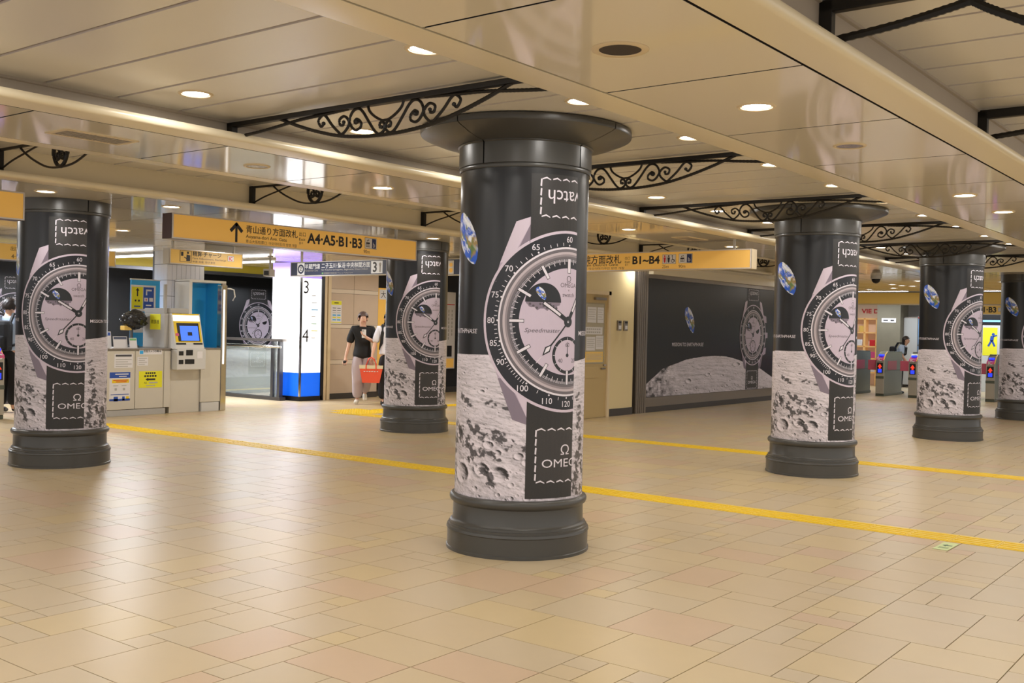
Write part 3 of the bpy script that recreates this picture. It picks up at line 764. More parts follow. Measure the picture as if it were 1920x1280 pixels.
# ================================================================== columns with printed wraps
RC = .42
def wrap_print():
    P = Print()
    nx, ny = 400, 260
    s_ = np.linspace(0, PI*RC, nx); hz = np.interp(s_, [0, .05, .34, .7, 1.0, 1.32], [1.235, 1.239, 1.263, 1.266, 1.262, 1.235])+.004*(fbm(s_*20, s_*0+3, 4, 3)-.5)
    d = np.linspace(0, 1, ny); X, D = np.meshgrid(s_, d); Z = hz[None, :]-(hz[None, :]-.36)*D
    zf = 1.26-.90*D
    # photographed shadow side of the ridges
    def cap(x0, z0, x1, z1, w):
        t = np.clip(((X-x0)*(x1-x0)+(zf-z0)*(z1-z0))/((x1-x0)**2+(z1-z0)**2+1e-9), 0, 1)
        return np.exp(-((X-x0-t*(x1-x0))**2+(zf-z0-t*(z1-z0))**2)/w**2)
    band = 0*X
    for c_ in ((.40, .80, .52, .72, .042), (.52, .72, .66, .62, .052), (.66, .62, .74, .50, .050), (.57, .81, .70, .755, .034), (.78, .77, .88, .70, .034), (.36, .70, .33, .45, .05), (.28, .55, .22, .40, .06), (.74, .66, .80, .62, .02), (.47, .99, .58, .955, .022), (.72, .965, .86, .93, .018), (.06, 1.0, .10, .75, .045), (.10, .75, .05, .40, .05), (.17, .60, .14, .42, .04), (1.0, .7, 1.15, .5, .05)):
        band = np.maximum(band, cap(*c_))
    nz = fbm(X*34+zf*9, zf*46, 5, 23)-.527
    dark = np.clip((band*1.0-.58+4.0*nz)*2.2, 0, .85)*np.clip(band*6-.6, 0, 1)
    dz = lambda z: (1.26-z)/.90
    big = [(.485, dz(.505), .082), (.805, dz(.52), .064), (.68, dz(.545), .055), (.55, dz(.585), .034), (.73, dz(.70), .036), (.79, dz(.655), .03), (.885, dz(.46), .02), (.86, dz(.495), .013), (.44, dz(.755), .045), (.67, dz(1.03), .026), (.52, dz(1.075), .014), (.49, dz(1.14), .022), (.40, dz(1.1), .02), (.98, dz(.6), .03), (.93, dz(.64), .03), (.30, dz(.62), .05), (.22, dz(.9), .03), (1.1, dz(.7), .05), (.12, dz(.55), .05)]
    col = moon_ink(X, zf, D, 3, dark, big)
    P.grid('moon_print', 'ink_moon', 1, np.stack([X, Z], -1).reshape(-1, 2), col.reshape(-1, 3), nx, ny)
    E = np.array(EARTH).mean(0); earth_print(P, 1, E[0], E[1], 1.)
    P.text('slogan_print', 'ink_white', 1, 'MISSION TO EARTH', (.05, 1.4135), width=.435, height=.030, align='LEFT', bold=.005)
    P.text('slogan_print', 'ink_white', 1, 'PHASE', (.492, 1.4135), width=.131, height=.029, align='LEFT', slant=.22)
    watch_print(P, 1.249, 1.484, 1., 2)
    return P
def cyl_fn(c):
    a = c[:, 0]/RC-PI; r = RC+.0008+c[:, 2]*.00045
    return np.stack([r*np.cos(a), r*np.sin(a), c[:, 1]], -1)
def make_column(capital):
    t = link('column', None)
    B('col_paint').lathe([(.45, .0), (.470, .0), (.470, .018), (.464, .022), (.464, .125), (.470, .132), (.466, .148), (.456, .152), (.456, .164), (.447, .168), (.446, .180), (.436, .186), (.430, .20), (.428, .30)], 96).build('base', t, True)
    B('col_paint').lathe([(.428, .298), (.436, .305), (.446, .312), (.452, .326), (.452, .340), (.446, .352), (.434, .358), (.420, .362)], 96).build('base_ledge', t, True)
    B('ink_black').lathe([(RC-.001, .355), (RC-.001, 2.46)], 96).build('shaft', t, True)
    B('col_paint').lathe([(.418, 2.440), (.428, 2.440), (.432, 2.448), (.432, 2.460), (.428, 2.466), (.43, 2.468)], 96).build('collar_ring', t, True)
    zt = 2.612 if capital else ZS-.001
    for q in range(4):
        a0, a1 = q*PI/2+.012, (q+1)*PI/2-.012
        B('col_paint').lathe([(.427, 2.466), (.436, 2.468), (.436, zt-.012), (.446, zt-.006) if capital else (.436, zt-.006), (.446, zt) if capital else (.436, zt)], 26, a0=a0, a1=a1).build('neck_panel', t, True)
    B('col_seam').lathe([(.425, 2.462), (.4285, 2.468), (.4285, zt)], 64).build('neck_core', t)
    if capital:
        for q in range(4):
            a0, a1 = q*PI/2+.005+.0, (q+1)*PI/2-.005
            B('col_paint').lathe([(.44, 2.610), (.50, 2.618), (.58, 2.640), (.665, 2.672), (.690, 2.684), (.694, 2.694), (.694, 2.722), (.680, 2.729)], 30, a0=a0, a1=a1).build('capital_panel', t, True)
        B('col_seam').lathe([(.43, 2.612), (.50, 2.622), (.58, 2.645), (.68, 2.69), (.68, 2.7295)], 64).build('capital_core', t)
    w = B('ink_black').lathe([(RC+.0006, .361), (RC+.0006, 2.441)], 64, a0=-PI, a1=0).build('printed_wrap', t, True)
    return t, w
WP = wrap_print()
proto, w0 = make_column(True)
kids = WP.build(cyl_fn, w0, smax=PI*RC, step=.03)
w1 = copy_tree(w0, proto); w1.rotation_euler = (0, 0, PI)
protoB, wB = make_column(False)
for k_ in kids: c_ = k_.copy(); COL.objects.link(c_); c_.parent = wB
wB1 = copy_tree(wB, protoB); wB1.rotation_euler = (0, 0, PI)
CL = 'column with watch and moon advertisement, '
colspec = [((-4.167, 5.518), 1, 'big one in the middle of the picture'), ((-4.155, 10.575), 1, 'flared top, second in the row before the wall poster'), ((-4.15, 15.63), 1, 'flared top, third in the row by the gates'), ((-4.147, 20.5), 0, 'cut off by the right edge of the picture'), ((-9.86, 5.50), 0, 'at the left edge beside the fare counter'), ((-9.825, 10.60), 0, 'behind the end of the long amber sign')]
used = {0: 0, 1: 0}
for (x, y), k, lab in colspec:
    src = proto if k else protoB
    o = src if not used[k] else copy_tree(src); used[k] = 1
    o.location = (x, y, 0); tag(o, CL+lab, 'column', 'advertisement columns')

# ================================================================== walls on the right of the rear concourse
XW = -9.3
wr = struct(B('cream_wall').box(-11.0, XW, 13.6, 15.50, 0, ZS).build('wall_right'))
struct(B('dark_base').box(XW, XW+.012, 14.70, 15.50, 0, .122).build('baseboard_right'))
struct(B('black').box(-10.2, XW-.06, 15.50, 15.60, 0, ZS).build('trim_1'))
t = struct(B('steel').box(-10.2, XW+.005, 15.60, 15.96, 0, ZS).build('trim_2'))
for k in range(5): B('steel').box(XW+.005, XW+.014, 15.62+k*.066, 15.66+k*.066, 0, ZS).build('rib', t)
d = struct(B('door_paint').box(XW, XW+.02, 13.76, 14.62, .01, 2.01).build('door_1'))
B('trim_cream').box(XW, XW+.05, 14.62, 14.69, 0, 2.07).box(XW, XW+.05, 13.69, 13.76, 0, 2.07).box(XW, XW+.05, 13.69, 14.69, 2.01, 2.07).build('door_frame', d)
B('glass_smoke').box(XW+.018, XW+.024, 13.86, 14.53, .88, 1.87).build('pane', d)
B('trim_cream').box(XW+.016, XW+.021, 13.88, 14.51, .90, 1.85).build('blind', d)
B('steel').box(XW+.02, XW+.07, 14.2, 14.52, 1.92, 1.96).build('door_closer', d)
m = B('steel'); m.lathe([(.0005, -.012), (.028, -.012), (.028, .012), (.0005, .012)], 14, (XW+.035, 14.55, .86)); m.box(XW+.03, XW+.05, 14.44, 14.56, .79, .815); m.build('handle', d)
B('door_paint').box(XW+.02, XW+.04, 13.9, 14.36, .66, .84).build('letter_plate', d)
for i, (a, b, z0, z1, mt, lab) in enumerate(((14.02, 14.28, 1.55, 1.80, 'paper', 'top white notice behind the door glass'), (14.31, 14.50, 1.55, 1.80, 'paper', 'small upper notice near the door edge'), (13.95, 14.47, 1.36, 1.48, 'paper', 'wide lettered strip across the door glass'), (14.0, 14.26, 1.10, 1.32, 'paper', 'white notice below the strip on the door glass'), (14.28, 14.50, 1.12, 1.34, 'paper', 'narrow notice below the strip near the door edge'), (13.98, 14.50, .91, 1.08, 'amber2', 'yellowish notice at the bottom of the door glass'))):
    n = tag(B(mt).box(XW+.025, XW+.028, a, b, z0, z1).build('notice'), lab, 'notice', 'notices on the door')
    P = Print()
    if i == 2:
        [P.bar('lettering', 'machine', 1, (14.0+k*.06, z_), (14.045+k*.06, z_), .022) for k in range(7) for z_ in (1.445, 1.395)]
    else:
        for k in range(5): P.bar('lettering', 'machine', 1, (a+.02, z1-.04-k*(z1-z0-.06)/5), (b-.02-.03*(k % 2), z1-.04-k*(z1-z0-.06)/5), .008)
    P.build(lambda c: np.stack([c[:, 2]*0+XW+.0286, c[:, 0], c[:, 1]], -1), n)
for i, y in enumerate((15.005, 15.207)):
    t = thing('key_switch', ('left' if i == 0 else 'right')+' one of two small grey switch boxes on the cream wall', 'switch', (XW, y, 1.43), 0, 'switch boxes')
    B('steel').bbox(0, .03, -.055, .055, 0, .17, .006).build('case', t)
    B('paper').box(.03, .034, -.035, .035, .025, .085).build('cover', t); B('black').box(.03, .034, -.04, .04, .125, .155).build('display', t)
# printed hoarding
wp = struct(B('steel').box(-10.2, XW-.02, 15.96, 22.6, 0, ZS).build('wall_far'))
B('steel').box(XW-.02, XW, 15.96, 22.6, .10, .262).build('lower_rail', wp)
B('dark_base').box(XW-.02, XW+.006, 15.96, 22.6, 0, .10).build('skirting', wp)
B('steel').box(XW-.02, XW+.01, 15.96, 22.6, 2.365, 2.43).build('upper_rail', wp)
B('ceil_lip').box(XW-.02, XW+.10, 15.96, 22.6, 2.43, ZS).build('header', wp)
pw = tag(B('ink_black').box(XW-.02, XW-.012, 15.97, 22.58, .265, 2.362).build('wall_poster'), 'huge black wall advertisement with moon, earth and silver watch', 'poster')
P = Print()
nx, ny = 420, 90
yy = np.linspace(15.98, 22.2, nx); hz = np.interp(yy, [15.98, 16.57, 17.44, 18.0, 18.57, 19.1, 19.54, 20.6, 21.43, 22.0, 22.2], [.50, .765, .915, .962, .977, .96, .905, .731, .465, .30, .29])+.012*(fbm(yy*6, yy*0+2, 4, 8)-.5)
D_, Yg = np.meshgrid(np.linspace(0, 1, ny), yy, indexing='ij'); Zg = hz[None]-(hz[None]-.268)*D_
sh = np.clip((17.35-Yg+1.2*(fbm(Yg*2, Zg*2, 4, 4)-.5))*1.2, 0, 1); dk = np.clip(sh*2.4*(fbm(Yg*9, Zg*14, 5, 12)-.30), 0, .92)
X_ = (Yg-15.98)*.32; zz = Zg*.6
col = moon_ink(X_, zz, D_, 5, dk, [(.75, .5, .03), (.5, .65, .035), (1.15, .25, .05), (.95, .55, .02)])
P.grid('moon_print', 'ink_moon', .5, np.stack([Yg, Zg], -1).reshape(-1, 2), col.reshape(-1, 3), nx, ny)
earth_print(P, 1, 17.55, 1.66, 1.42)
P.text('slogan_print', 'ink_white', 1, 'MISSION TO EARTH', (16.88, 1.198), width=.86, height=.066, align='LEFT', bold=.005)
P.text('slogan_print', 'ink_white', 1, 'PHASE', (17.76, 1.198), width=.35, height=.066, align='LEFT', slant=.2)
watch_print(P, 20.313, 1.395, 1.10, 1, strap=(.876, -1.02), crown=True)
P.build(lambda c: np.stack([XW-.0115+c[:, 2]*.0012, c[:, 0], c[:, 1]], -1), pw)

# ================================================================== rear left: walls, light box, barrier, far wall
struct(B('far_black').box(-19.4, -19.1, -3, 24, 0, 2.72).build('wall_back'))
fb = struct(B('fascia_far').box(-17.5, -17.4, -3, 24, 2.43, ZS).build('trim_3'))
struct(B('steel_dk').box(-17.6, -17.38, -3, 24, 2.37, 2.43).build('trim_4'))
struct(B('far_black').box(-19.1, -17.5, -3, 24, 2.56, 2.66).build('ceiling'))
for i, y in enumerate((5., 9.6, 15.2)):
    pp = tag(B('ink_black').box(-19.09, -19.08, y-2.1, y+1.6, .2, 2.2).build('track_poster'), ('black watch and moon poster across the tracks, behind the fare counter', 'black watch and moon poster across the tracks beside the blue booth', 'black watch and moon poster across the tracks behind the glass barrier')[i], 'poster', 'posters across the tracks')
    P = Print(); nx, ny = 150, 40
    yy = np.linspace(y-2.1, y+1.6, nx); D_, Yg = np.meshgrid(np.linspace(0, 1, ny), yy, indexing='ij'); hz = .86-.06*(yy-y)**2; Zg = hz[None]-(hz[None]-.2)*D_
    col = moon_ink((Yg-y)*.4, Zg*.6, D_, 7+i, np.full_like(Yg, .45))
    P.grid('moon_print', 'ink_moon', .5, np.stack([Yg, Zg], -1).reshape(-1, 2), col.reshape(-1, 3), nx, ny)
    watch_print(P, y+.12, 1.36, .92, 1, strap=(.9, -1.2), crown=True)
    P.build(lambda c: np.stack([-19.079+c[:, 2]*.0012, c[:, 0], c[:, 1]], -1), pp)
struct(B('tactile').box(-18.2, -17.9, -3, 24, 0, .004).build('trim_5'))
# stone panelled wall
ws = struct(B('joint').box(-15.6, -14.88, 13.60, 14.92, 0, ZS).build('wall_left'))
ys = [13.62, 14.235, 14.90]
zs = [(.11, .665, 'stone_panel'), (.67, .745, 'stone_strip'), (.75, 1.354, 'stone_panel'), (1.359, 1.425, 'stone_strip'), (1.43, 2.022, 'stone_panel'), (2.027, 2.103, 'stone_strip'), (2.108, ZS, 'stone_panel')]
for a, b in zip(ys, ys[1:]):
    for z0, z1, mt in zs: B(mt).box(-14.88, -14.85, a+.004, b-.004, z0, z1).build('stone_panel', ws)
B('dark_base').box(-14.88, -14.84, 13.62, 14.90, 0, .105).build('skirting', ws)
struct(B('trim_cream').box(-15.2, -14.80, 13.44, 13.50, 0, ZS).box(-15.2, -14.80, 13.53, 13.60, 0, ZS).build('trim_6'))
n = tag(B('paper').box(-14.85, -14.845, 13.64, 13.91, 1.44, 1.88).build('notice'), 'yellow and white notice on the beige stone wall', 'notice')
P = Print(); P.poly('print', 'paper_yellow', 1, [(13.645, 1.80), (13.905, 1.80), (13.905, 1.875), (13.645, 1.875)]); P.poly('print', 'paper_yellow', 1, [(13.645, 1.46), (13.905, 1.46), (13.905, 1.475), (13.645, 1.475)])
P.bar('print', 'sign_ink', 2, (13.72, 1.838), (13.83, 1.838), .02)
for k, mt in enumerate(('sign_ink', 'sign_ink', 'machine', 'booth_blue', 'paper_yellow', 'booth_blue')):
    for q in range(2): P.bar('print', mt, 1, (13.68+q*.115, 1.74-k*.045), (13.77+q*.115, 1.74-k*.045), .022 if k > 2 else .012)
P.build(lambda c: np.stack([-14.845+c[:, 2]*.001, c[:, 0], c[:, 1]], -1), n)
# dark bay with posters
wd = struct(B('far_black').box(-15.6, -15.05, 14.92, 24, 0, ZS).build('wall_left'))
B('dark_base').box(-15.05, -15.02, 14.92, 24, 0, .12).build('skirting', wd)
for i, (a, b, c_, lab) in enumerate(((15.02, 16.4, 'amber', 'orange advertising poster half hidden by the column behind the sign'), (16.75, 17.40, 'paper', 'white poster with columns of text between two columns'))):
    n = tag(B(c_).box(-15.015, -14.97, a, b, .52, 2.18).build('framed_poster'), lab, 'poster', 'posters in the dark bay')
    P = Print(); P.poly('print', 'paper', 1, [(a+.03, 1.95), (b-.03, 1.95), (b-.03, 2.15), (a+.03, 2.15)])
    P.text('print', 'sign_ink', 2, '大' if i == 0 else '上', (a+.14, 2.05), width=.14)
    if i == 0:
        for k in range(3): P.ring('print', ('black', 'yellow', 'red')[k], 1+k, (a+.35+.3*k, 1.35-.2*k), .001, .22-.04*k, 20)
    else:
        P.poly('print', 'red', 1, [(a+.03, 1.90), (b-.03, 1.90), (b-.03, 1.92), (a+.03, 1.92)])
        for k in range(5): [P.bar('print', 'machine', 1, (a+.1+k*.11, 1.80-q*.085), (a+.1+k*.11, 1.80-q*.085-.055-.01*((q+k) % 2)), .035) for q in range(7+k % 2)]
        P.poly('print', 'black', 2, [(b-.26, .78), (b-.10, .78), (b-.10, 1.02), (b-.26, 1.02)]); P.poly('print', 'amber', 1, [(a+.03, .54), (b-.03, .54), (b-.03, .74), (a+.03, .74)])
    P.build(lambda c: np.stack([-14.97+c[:, 2]*.001, c[:, 0], c[:, 1]], -1), n)
# illuminated map pillar
t = thing('light_box', 'glowing white map pillar with blue foot and numbers three and four', 'light box', (-15.2, 13.1, 0))
t.location = (0, 0, 0)
def lbx(mt, z0, z1, nm, e=0.): B(mt).box(-15.62+e, -14.81-e, 12.87+e, 13.36-e, z0, z1).build(nm, t)
B('black').box(-15.64, -14.79, 12.85, 13.40, 0, .085).build('plinth', t)
lbx('lightbox_blue', .085, .52, 'blue_panel'); lbx('lightbox', .52, 2.27, 'white_panel'); lbx('lightbox_violet', 2.27, 2.56, 'violet_panel')
B('chrome').box(-14.83, -14.795, 12.855, 12.885, .085, 2.28).build('corner_strip', t)
B('black').box(-14.9, -14.79, 13.36, 13.43, 0, 2.56).build('side_strip', t)
P = Print()
P.text('numerals', 'sign_ink', 0, '3', (12.985, 2.105), height=.235); P.text('numerals', 'sign_ink', 0, '4', (12.985, 1.21), height=.235)
for k in range(7): P.bar('map_print', ('machine_lt', 'machine_lt', 'booth_blue', 'machine_lt', 'green', 'paper_yellow', 'machine_lt')[k], 0, (13.12, 1.95-k*.13), (13.22+.03*(k % 3), 1.95-k*.13), .016)
P.build(lambda c: np.stack([c[:, 2]*0-14.808, c[:, 0], c[:, 1]], -1), t)
# glass barrier
t = thing('glass_barrier', 'glass railing with steel handrails in front of the glowing map pillar', 'railing', (-16, 12.7, 0))
m = B('glass_smoke'); m.box(-1.9, .62, -.008, .008, .07, 1.02); m.build('glass_panel', t)
B('steel').box(-1.95, .95, -.05, .05, 1.09, 1.135).build('top_rail', t)
m = B('chrome'); m.tube([(-1.95, -.10, .99), (.9, -.10, .99), (.94, -.07, .99)], .024, 10); m.build('handrail', t, True)
for x in (.62, .80): B('steel_dk').bbox(x, x+.07, -.045, .045, .0, 1.09, .006).build('post', t)
B('glass_smoke').box(.69, .80, -.01, .01, .05, 1.05).build('end_pane', t)
B('dark_base').box(-1.95, .92, -.07, .07, 0, .06).build('foot', t)
# ceiling camera
t = thing('security_camera', 'grey box security camera hanging beside the glowing pillar', 'camera', (-14.35, 11.75, 2.30))
m = B('machine'); m.bbox(-.06, .06, -.14, .10, -.075, .055, .01); m.build('housing', t)
B('black').box(-.04, .04, -.155, -.138, -.055, .02).build('lens', t)
m = B('machine'); m.tube([(0, .02, .05), (0, .02, ZS-2.30)], .02, 10); m.lathe([(.05, ZS-2.31), (.05, ZS-2.30), (.0005, ZS-2.30)], 16, (0, .02, 0)); m.build('mount', t, True)
t.rotation_euler = (0, 0, .5)

# ================================================================== overhead signs
def sign_x(name, label, X, y0, y1, z0, z1, face, thick=.16, frame='sign_frame', group=None, side='sign_side'):
    """hanging sign whose printed face looks towards +X"""
    t = thing(name, label, 'sign', (X, (y0+y1)/2, z0), 0, group); L = y1-y0; H = z1-z0
    B(side).box(-thick, -.006, -L/2, L/2, 0, H).build('housing', t)
    B(face).box(-.006, 0, -L/2+.012, L/2-.012, .012, H-.012).build('face', t)
    m = B(frame); m.box(-.012, .006, -L/2, L/2, 0, .012).box(-.012, .006, -L/2, L/2, H-.012, H).box(-.012, .006, -L/2, -L/2+.012, .012, H-.012).box(-.012, .006, L/2-.012, L/2, .012, H-.012); m.build('frame', t)
    for s in (-1, 1): B('machine_lt').box(-thick*.6, -thick*.4, s*L*.42-.012, s*L*.42+.012, H, ZS-z0).build('hanger', t)
    return t, (lambda c: np.stack([c[:, 2]*.0008+.001, c[:, 0]-(y0+y1)/2, c[:, 1]-z0], -1))
def sign_y(name, label, Y, x0, x1, z0, z1, face, thick=.16, frame='sign_frame', group=None, side='sign_side'):
    """hanging sign whose printed face looks towards -Y"""
    t = thing(name, label, 'sign', ((x0+x1)/2, Y, z0), 0, group); L = x1-x0; H = z1-z0
    B(side).box(-L/2, L/2, .006, thick, 0, H).build('housing', t)
    B(face).box(-L/2+.012, L/2-.012, 0, .006, .012, H-.012).build('face', t)
    m = B(frame); m.box(-L/2, L/2, -.006, .012, 0, .012).box(-L/2, L/2, -.006, .012, H-.012, H).box(-L/2, -L/2+.012, -.006, .012, .012, H-.012).box(L/2-.012, L/2, -.006, .012, .012, H-.012); m.build('frame', t)
    for s in (-1, 1): B('machine_lt').box(s*L*.42-.012, s*L*.42+.012, thick*.4, thick*.6, H, ZS-z0).build('hanger', t)
    return t, (lambda c: np.stack([c[:, 0]-(x0+x1)/2, -c[:, 2]*.0008-.001, c[:, 1]-z0], -1))
def pic_box(P, x0, x1, z0, z1, mt='paper', l=1):
    P.poly('pictogram', 'sign_ink', l, [(x0-.003, z0-.003), (x1+.003, z0-.003), (x1+.003, z1+.003), (x0-.003, z1+.003)]); P.poly('pictogram', mt, l+1, [(x0, z0), (x1, z0), (x1, z1), (x0, z1)])
def lift_icon(P, x, z, h):
    w = h*.62
    P.poly('pictogram', 'sign_ink', 3, [(x-w*.45, z-h*.42), (x+w*.45, z-h*.42), (x+w*.45, z+h*.10), (x-w*.45, z+h*.10)])
    for k in (-1, 0, 1): P.poly('pictogram', 'paper', 4, [(x+k*w*.27-w*.08, z-h*.38), (x+k*w*.27+w*.08, z-h*.38), (x+k*w*.27+w*.08, z-h*.06), (x+k*w*.27-w*.08, z-h*.06)])
    P.poly('pictogram', 'sign_ink', 3, [(x-w*.3, z+h*.2), (x-w*.05, z+h*.2), (x-w*.17, z+h*.42)]); P.poly('pictogram', 'sign_ink', 3, [(x+w*.05, z+h*.42), (x+w*.3, z+h*.42), (x+w*.17, z+h*.2)])
# long amber sign
t, fn = sign_x('gate_sign', 'long amber hanging sign with an arrow and A4 A5 B1 B3', -8.70, 5.94, 9.36, 2.225, 2.468, 'amber')
P = Print()
yy = lambda px, py=440: atx(px, py, -8.7)[1]
a = yy(443)
P.poly('arrow', 'sign_ink', 1, [(a-.014, 2.245), (a+.014, 2.245), (a+.014, 2.42), (a-.014, 2.42)])
for s in (-1, 1): P.bar('arrow', 'sign_ink', 1.2, (a-s*.008, 2.432), (a+s*.072, 2.352), .036)
P.text('lettering', 'sign_ink', 1, '青山通り方面改札', (yy(461), 2.388), width=yy(558)-yy(461), align='LEFT', bold=.01)
P.text('lettering', 'sign_ink', 1, 'Aoyama-dori Ave. Gate', (yy(461), 2.310), width=yy(538)-yy(461), height=.046, align='LEFT', bold=.006)
P.text('lettering', 'sign_side', 1, '青山大街检票口  아오야마도리 방면 개찰', (yy(461), 2.264), width=yy(557)-yy(461), height=.034, align='LEFT')
P.text('lettering', 'sign_ink', 1, '出口', (yy(561), 2.397), width=.09, align='LEFT'); P.text('lettering', 'sign_ink', 1, 'Exit', (yy(561), 2.340), width=.085, height=.03, align='LEFT'); P.text('lettering', 'sign_side', 1, '출구', (yy(561), 2.300), width=.055, align='LEFT')
P.text('lettering', 'sign_ink', 1, 'A4·A5·B1·B3', (yy(576), 2.362), width=yy(679)-yy(576), height=.115, align='LEFT', bold=.03)
pic_box(P, yy(684.5), yy(706), 2.315, 2.435); lift_icon(P, yy(690), 2.375, .105)
P.poly('pictogram', 'sign_blue', 3, [(yy(697.5), 2.32), (yy(705), 2.32), (yy(705), 2.43), (yy(697.5), 2.43)]); P.text('pictogram', 'paper', 4, 'b', (yy(701.2), 2.36), height=.055)
P.text('lettering', 'sign_side', 1, '90m', (yy(688), 2.278), width=.10)
P.build(fn, t)
# the sign at the left edge
t, fn = sign_x('gate_sign', 'amber hanging sign cut off by the left edge of the picture', -8.70, 2.3, 4.497, 2.255, 2.492, 'amber')
# second amber sign
t, fn = sign_y('gate_sign', 'amber hanging sign reading B1 to B4, behind the central column', 11.806, -8.75, -5.458, 2.22, 2.46, 'amber', group=None, side='trim_cream')
P = Print(); xx = lambda px, py=487: aty(px, py, 11.806)[0]
P.text('lettering', 'sign_ink', 1, '青山学院方面改札', (xx(1165), 2.375), width=.96, align='RIGHT', bold=.01)
P.text('lettering', 'sign_ink', 1, 'Aoyamagakuin District Gate', (xx(1159), 2.299), width=.86, height=.044, align='RIGHT', bold=.006)
P.text('lettering', 'sign_side', 1, '青山学院检票口  아오야마가쿠인 방면 개찰', (xx(1171), 2.256), width=.96, height=.032, align='RIGHT')
P.text('lettering', 'sign_ink', 1, '出口', (xx(1172), 2.385), width=.075, align='LEFT'); P.text('lettering', 'sign_ink', 1, 'Exit', (xx(1172), 2.335), width=.075, height=.028, align='LEFT'); P.text('lettering', 'sign_side', 1, '출구', (xx(1172), 2.298), width=.05, align='LEFT')
P.text('lettering', 'sign_ink', 1, 'B1~B4', (xx(1186), 2.355), width=xx(1237)-xx(1186), height=.105, align='LEFT', bold=.03)
pic_box(P, xx(1242.5), xx(1267), 2.30, 2.415)
for px, mt in ((1246.5, 'red'), (1254, 'sign_ink')):
    q = xx(px); P.ring('pictogram', mt, 3, (q, 2.397), .0005, .012, 12); P.poly('pictogram', mt, 3, [(q-.018, 2.38), (q+.018, 2.38), (q+.010, 2.315), (q-.010, 2.315)])
P.bar('pictogram', 'sign_ink', 3, (xx(1250.3), 2.31), (xx(1250.3), 2.405), .004)
q = xx(1261.5); P.ring('pictogram', 'sign_ink', 3, (q, 2.335), .016, .023, 16); P.ring('pictogram', 'sign_ink', 3, (q-.006, 2.398), .0005, .009, 10); P.bar('pictogram', 'sign_ink', 3, (q-.006, 2.385), (q-.002, 2.345), .008); P.bar('pictogram', 'sign_ink', 3, (q-.002, 2.352), (q+.022, 2.352), .007); P.bar('pictogram', 'sign_ink', 3, (q+.02, 2.352), (q+.032, 2.322), .007)
pic_box(P, xx(1273), xx(1298), 2.305, 2.42); lift_icon(P, xx(1279.5), 2.362, .10)
P.poly('pictogram', 'sign_blue', 3, [(xx(1288), 2.31), (xx(1297), 2.31), (xx(1297), 2.415), (xx(1288), 2.415)]); P.text('pictogram', 'paper', 4, 'b', (xx(1292.5), 2.35), height=.052)
P.text('lettering', 'sign_side', 1, '25m', (xx(1248), 2.265), width=.095); P.text('lettering', 'sign_side', 1, '90m', (xx(1279), 2.265), width=.095)
P.build(fn, t)
# fare adjustment sign
t, fn = sign_x('fare_sign', 'small amber sign for fare adjustment above the ticket machine', -13.0, 8.845, 10.12, 2.25, 2.468, 'amber2', side='machine')
P = Print(); yy = lambda px, py=487: atx(px, py, -13.0)[1]
P.poly('pictogram', 'sign_ink', 1, [(yy(337), 2.285), (yy(359), 2.285), (yy(359), 2.45), (yy(337), 2.45)]); P.poly('pictogram', 'amber2', 1.5, [(yy(338), 2.29), (yy(358), 2.29), (yy(358), 2.445), (yy(338), 2.445)])
P.poly('pictogram', 'sign_ink', 2, [(yy(339), 2.37), (yy(343.5), 2.37), (yy(343.5), 2.43), (yy(339), 2.43)]); P.ring('pictogram', 'sign_ink', 2, (yy(352), 2.42), .0005, .018, 12); P.poly('pictogram', 'sign_ink', 2, [(yy(349), 2.30), (yy(356.5), 2.30), (yy(356.5), 2.385), (yy(349.5), 2.395)]); P.bar('pictogram', 'sign_ink', 2, (yy(345), 2.355), (yy(350), 2.335), .014)
P.text('lettering', 'sign_ink', 1, '精算·チャージ', (yy(361), 2.415), width=yy(415)-yy(361), align='LEFT', bold=.012)
P.text('lettering', 'sign_side', 1, 'Fare Adjustment, Recharge', (yy(361), 2.345), width=yy(424)-yy(361), height=.036, align='LEFT'); P.text('lettering', 'sign_side', 1, '补票 充值  정산 충전', (yy(361), 2.300), width=yy(403)-yy(361), height=.03, align='LEFT')
pic_box(P, yy(427), yy(438), 2.345, 2.42); P.text('pictogram', 'red', 3, 'IC', (yy(432.5), 2.382), width=.065, bold=.04)
P.build(fn, t)
# navy platform sign
t, fn = sign_y('platform_sign', 'navy platform sign with white lettering and number three', 11.065, -13.0, -10.86, 2.178, 2.405, 'sign_navy', frame='machine_lt', side='machine_lt')
P = Print(); xx = lambda px, py=500: aty(px, py, 11.065)[0]
q = (xx(564.5), 2.290); P.poly('line_symbol', 'sign_white', 1, [(q[0]-.085, q[1]-.095), (q[0]+.085, q[1]-.095), (q[0]+.085, q[1]+.095), (q[0]-.085, q[1]+.095)]); P.ring('line_symbol', 'sign_navy', 2, q, .045, .075, 32); P.text('line_symbol', 'sign_ink', 2, 'Z', (q[0], q[1]+.002), height=.05, bold=.03)
P.text('lettering', 'sign_white', 1, '半蔵門線', (xx(572), 2.328), width=xx(600)-xx(572), align='LEFT', bold=.01); P.text('lettering', 'machine', 1, 'Hanzomon Line', (xx(572), 2.265), width=.30, height=.03, align='LEFT')
P.text('lettering', 'sign_white', 1, '二子玉川·鷺沼·中央林間方面', (xx(603), 2.335), width=xx(694)-xx(603), align='LEFT', bold=.01)
P.text('lettering', 'machine_lt', 1, 'for Futako-tamagawa, Saginuma, Chuo-rinkan', (xx(603), 2.268), width=xx(690)-xx(603), height=.032, align='LEFT'); P.text('lettering', 'machine', 1, '田園都市線直通 Thru to Tokyu Line', (xx(607), 2.218), width=xx(662)-xx(607), height=.03, align='LEFT')
P.ring('lettering', 'green', 1, (xx(605), 2.218), .0005, .015, 12)
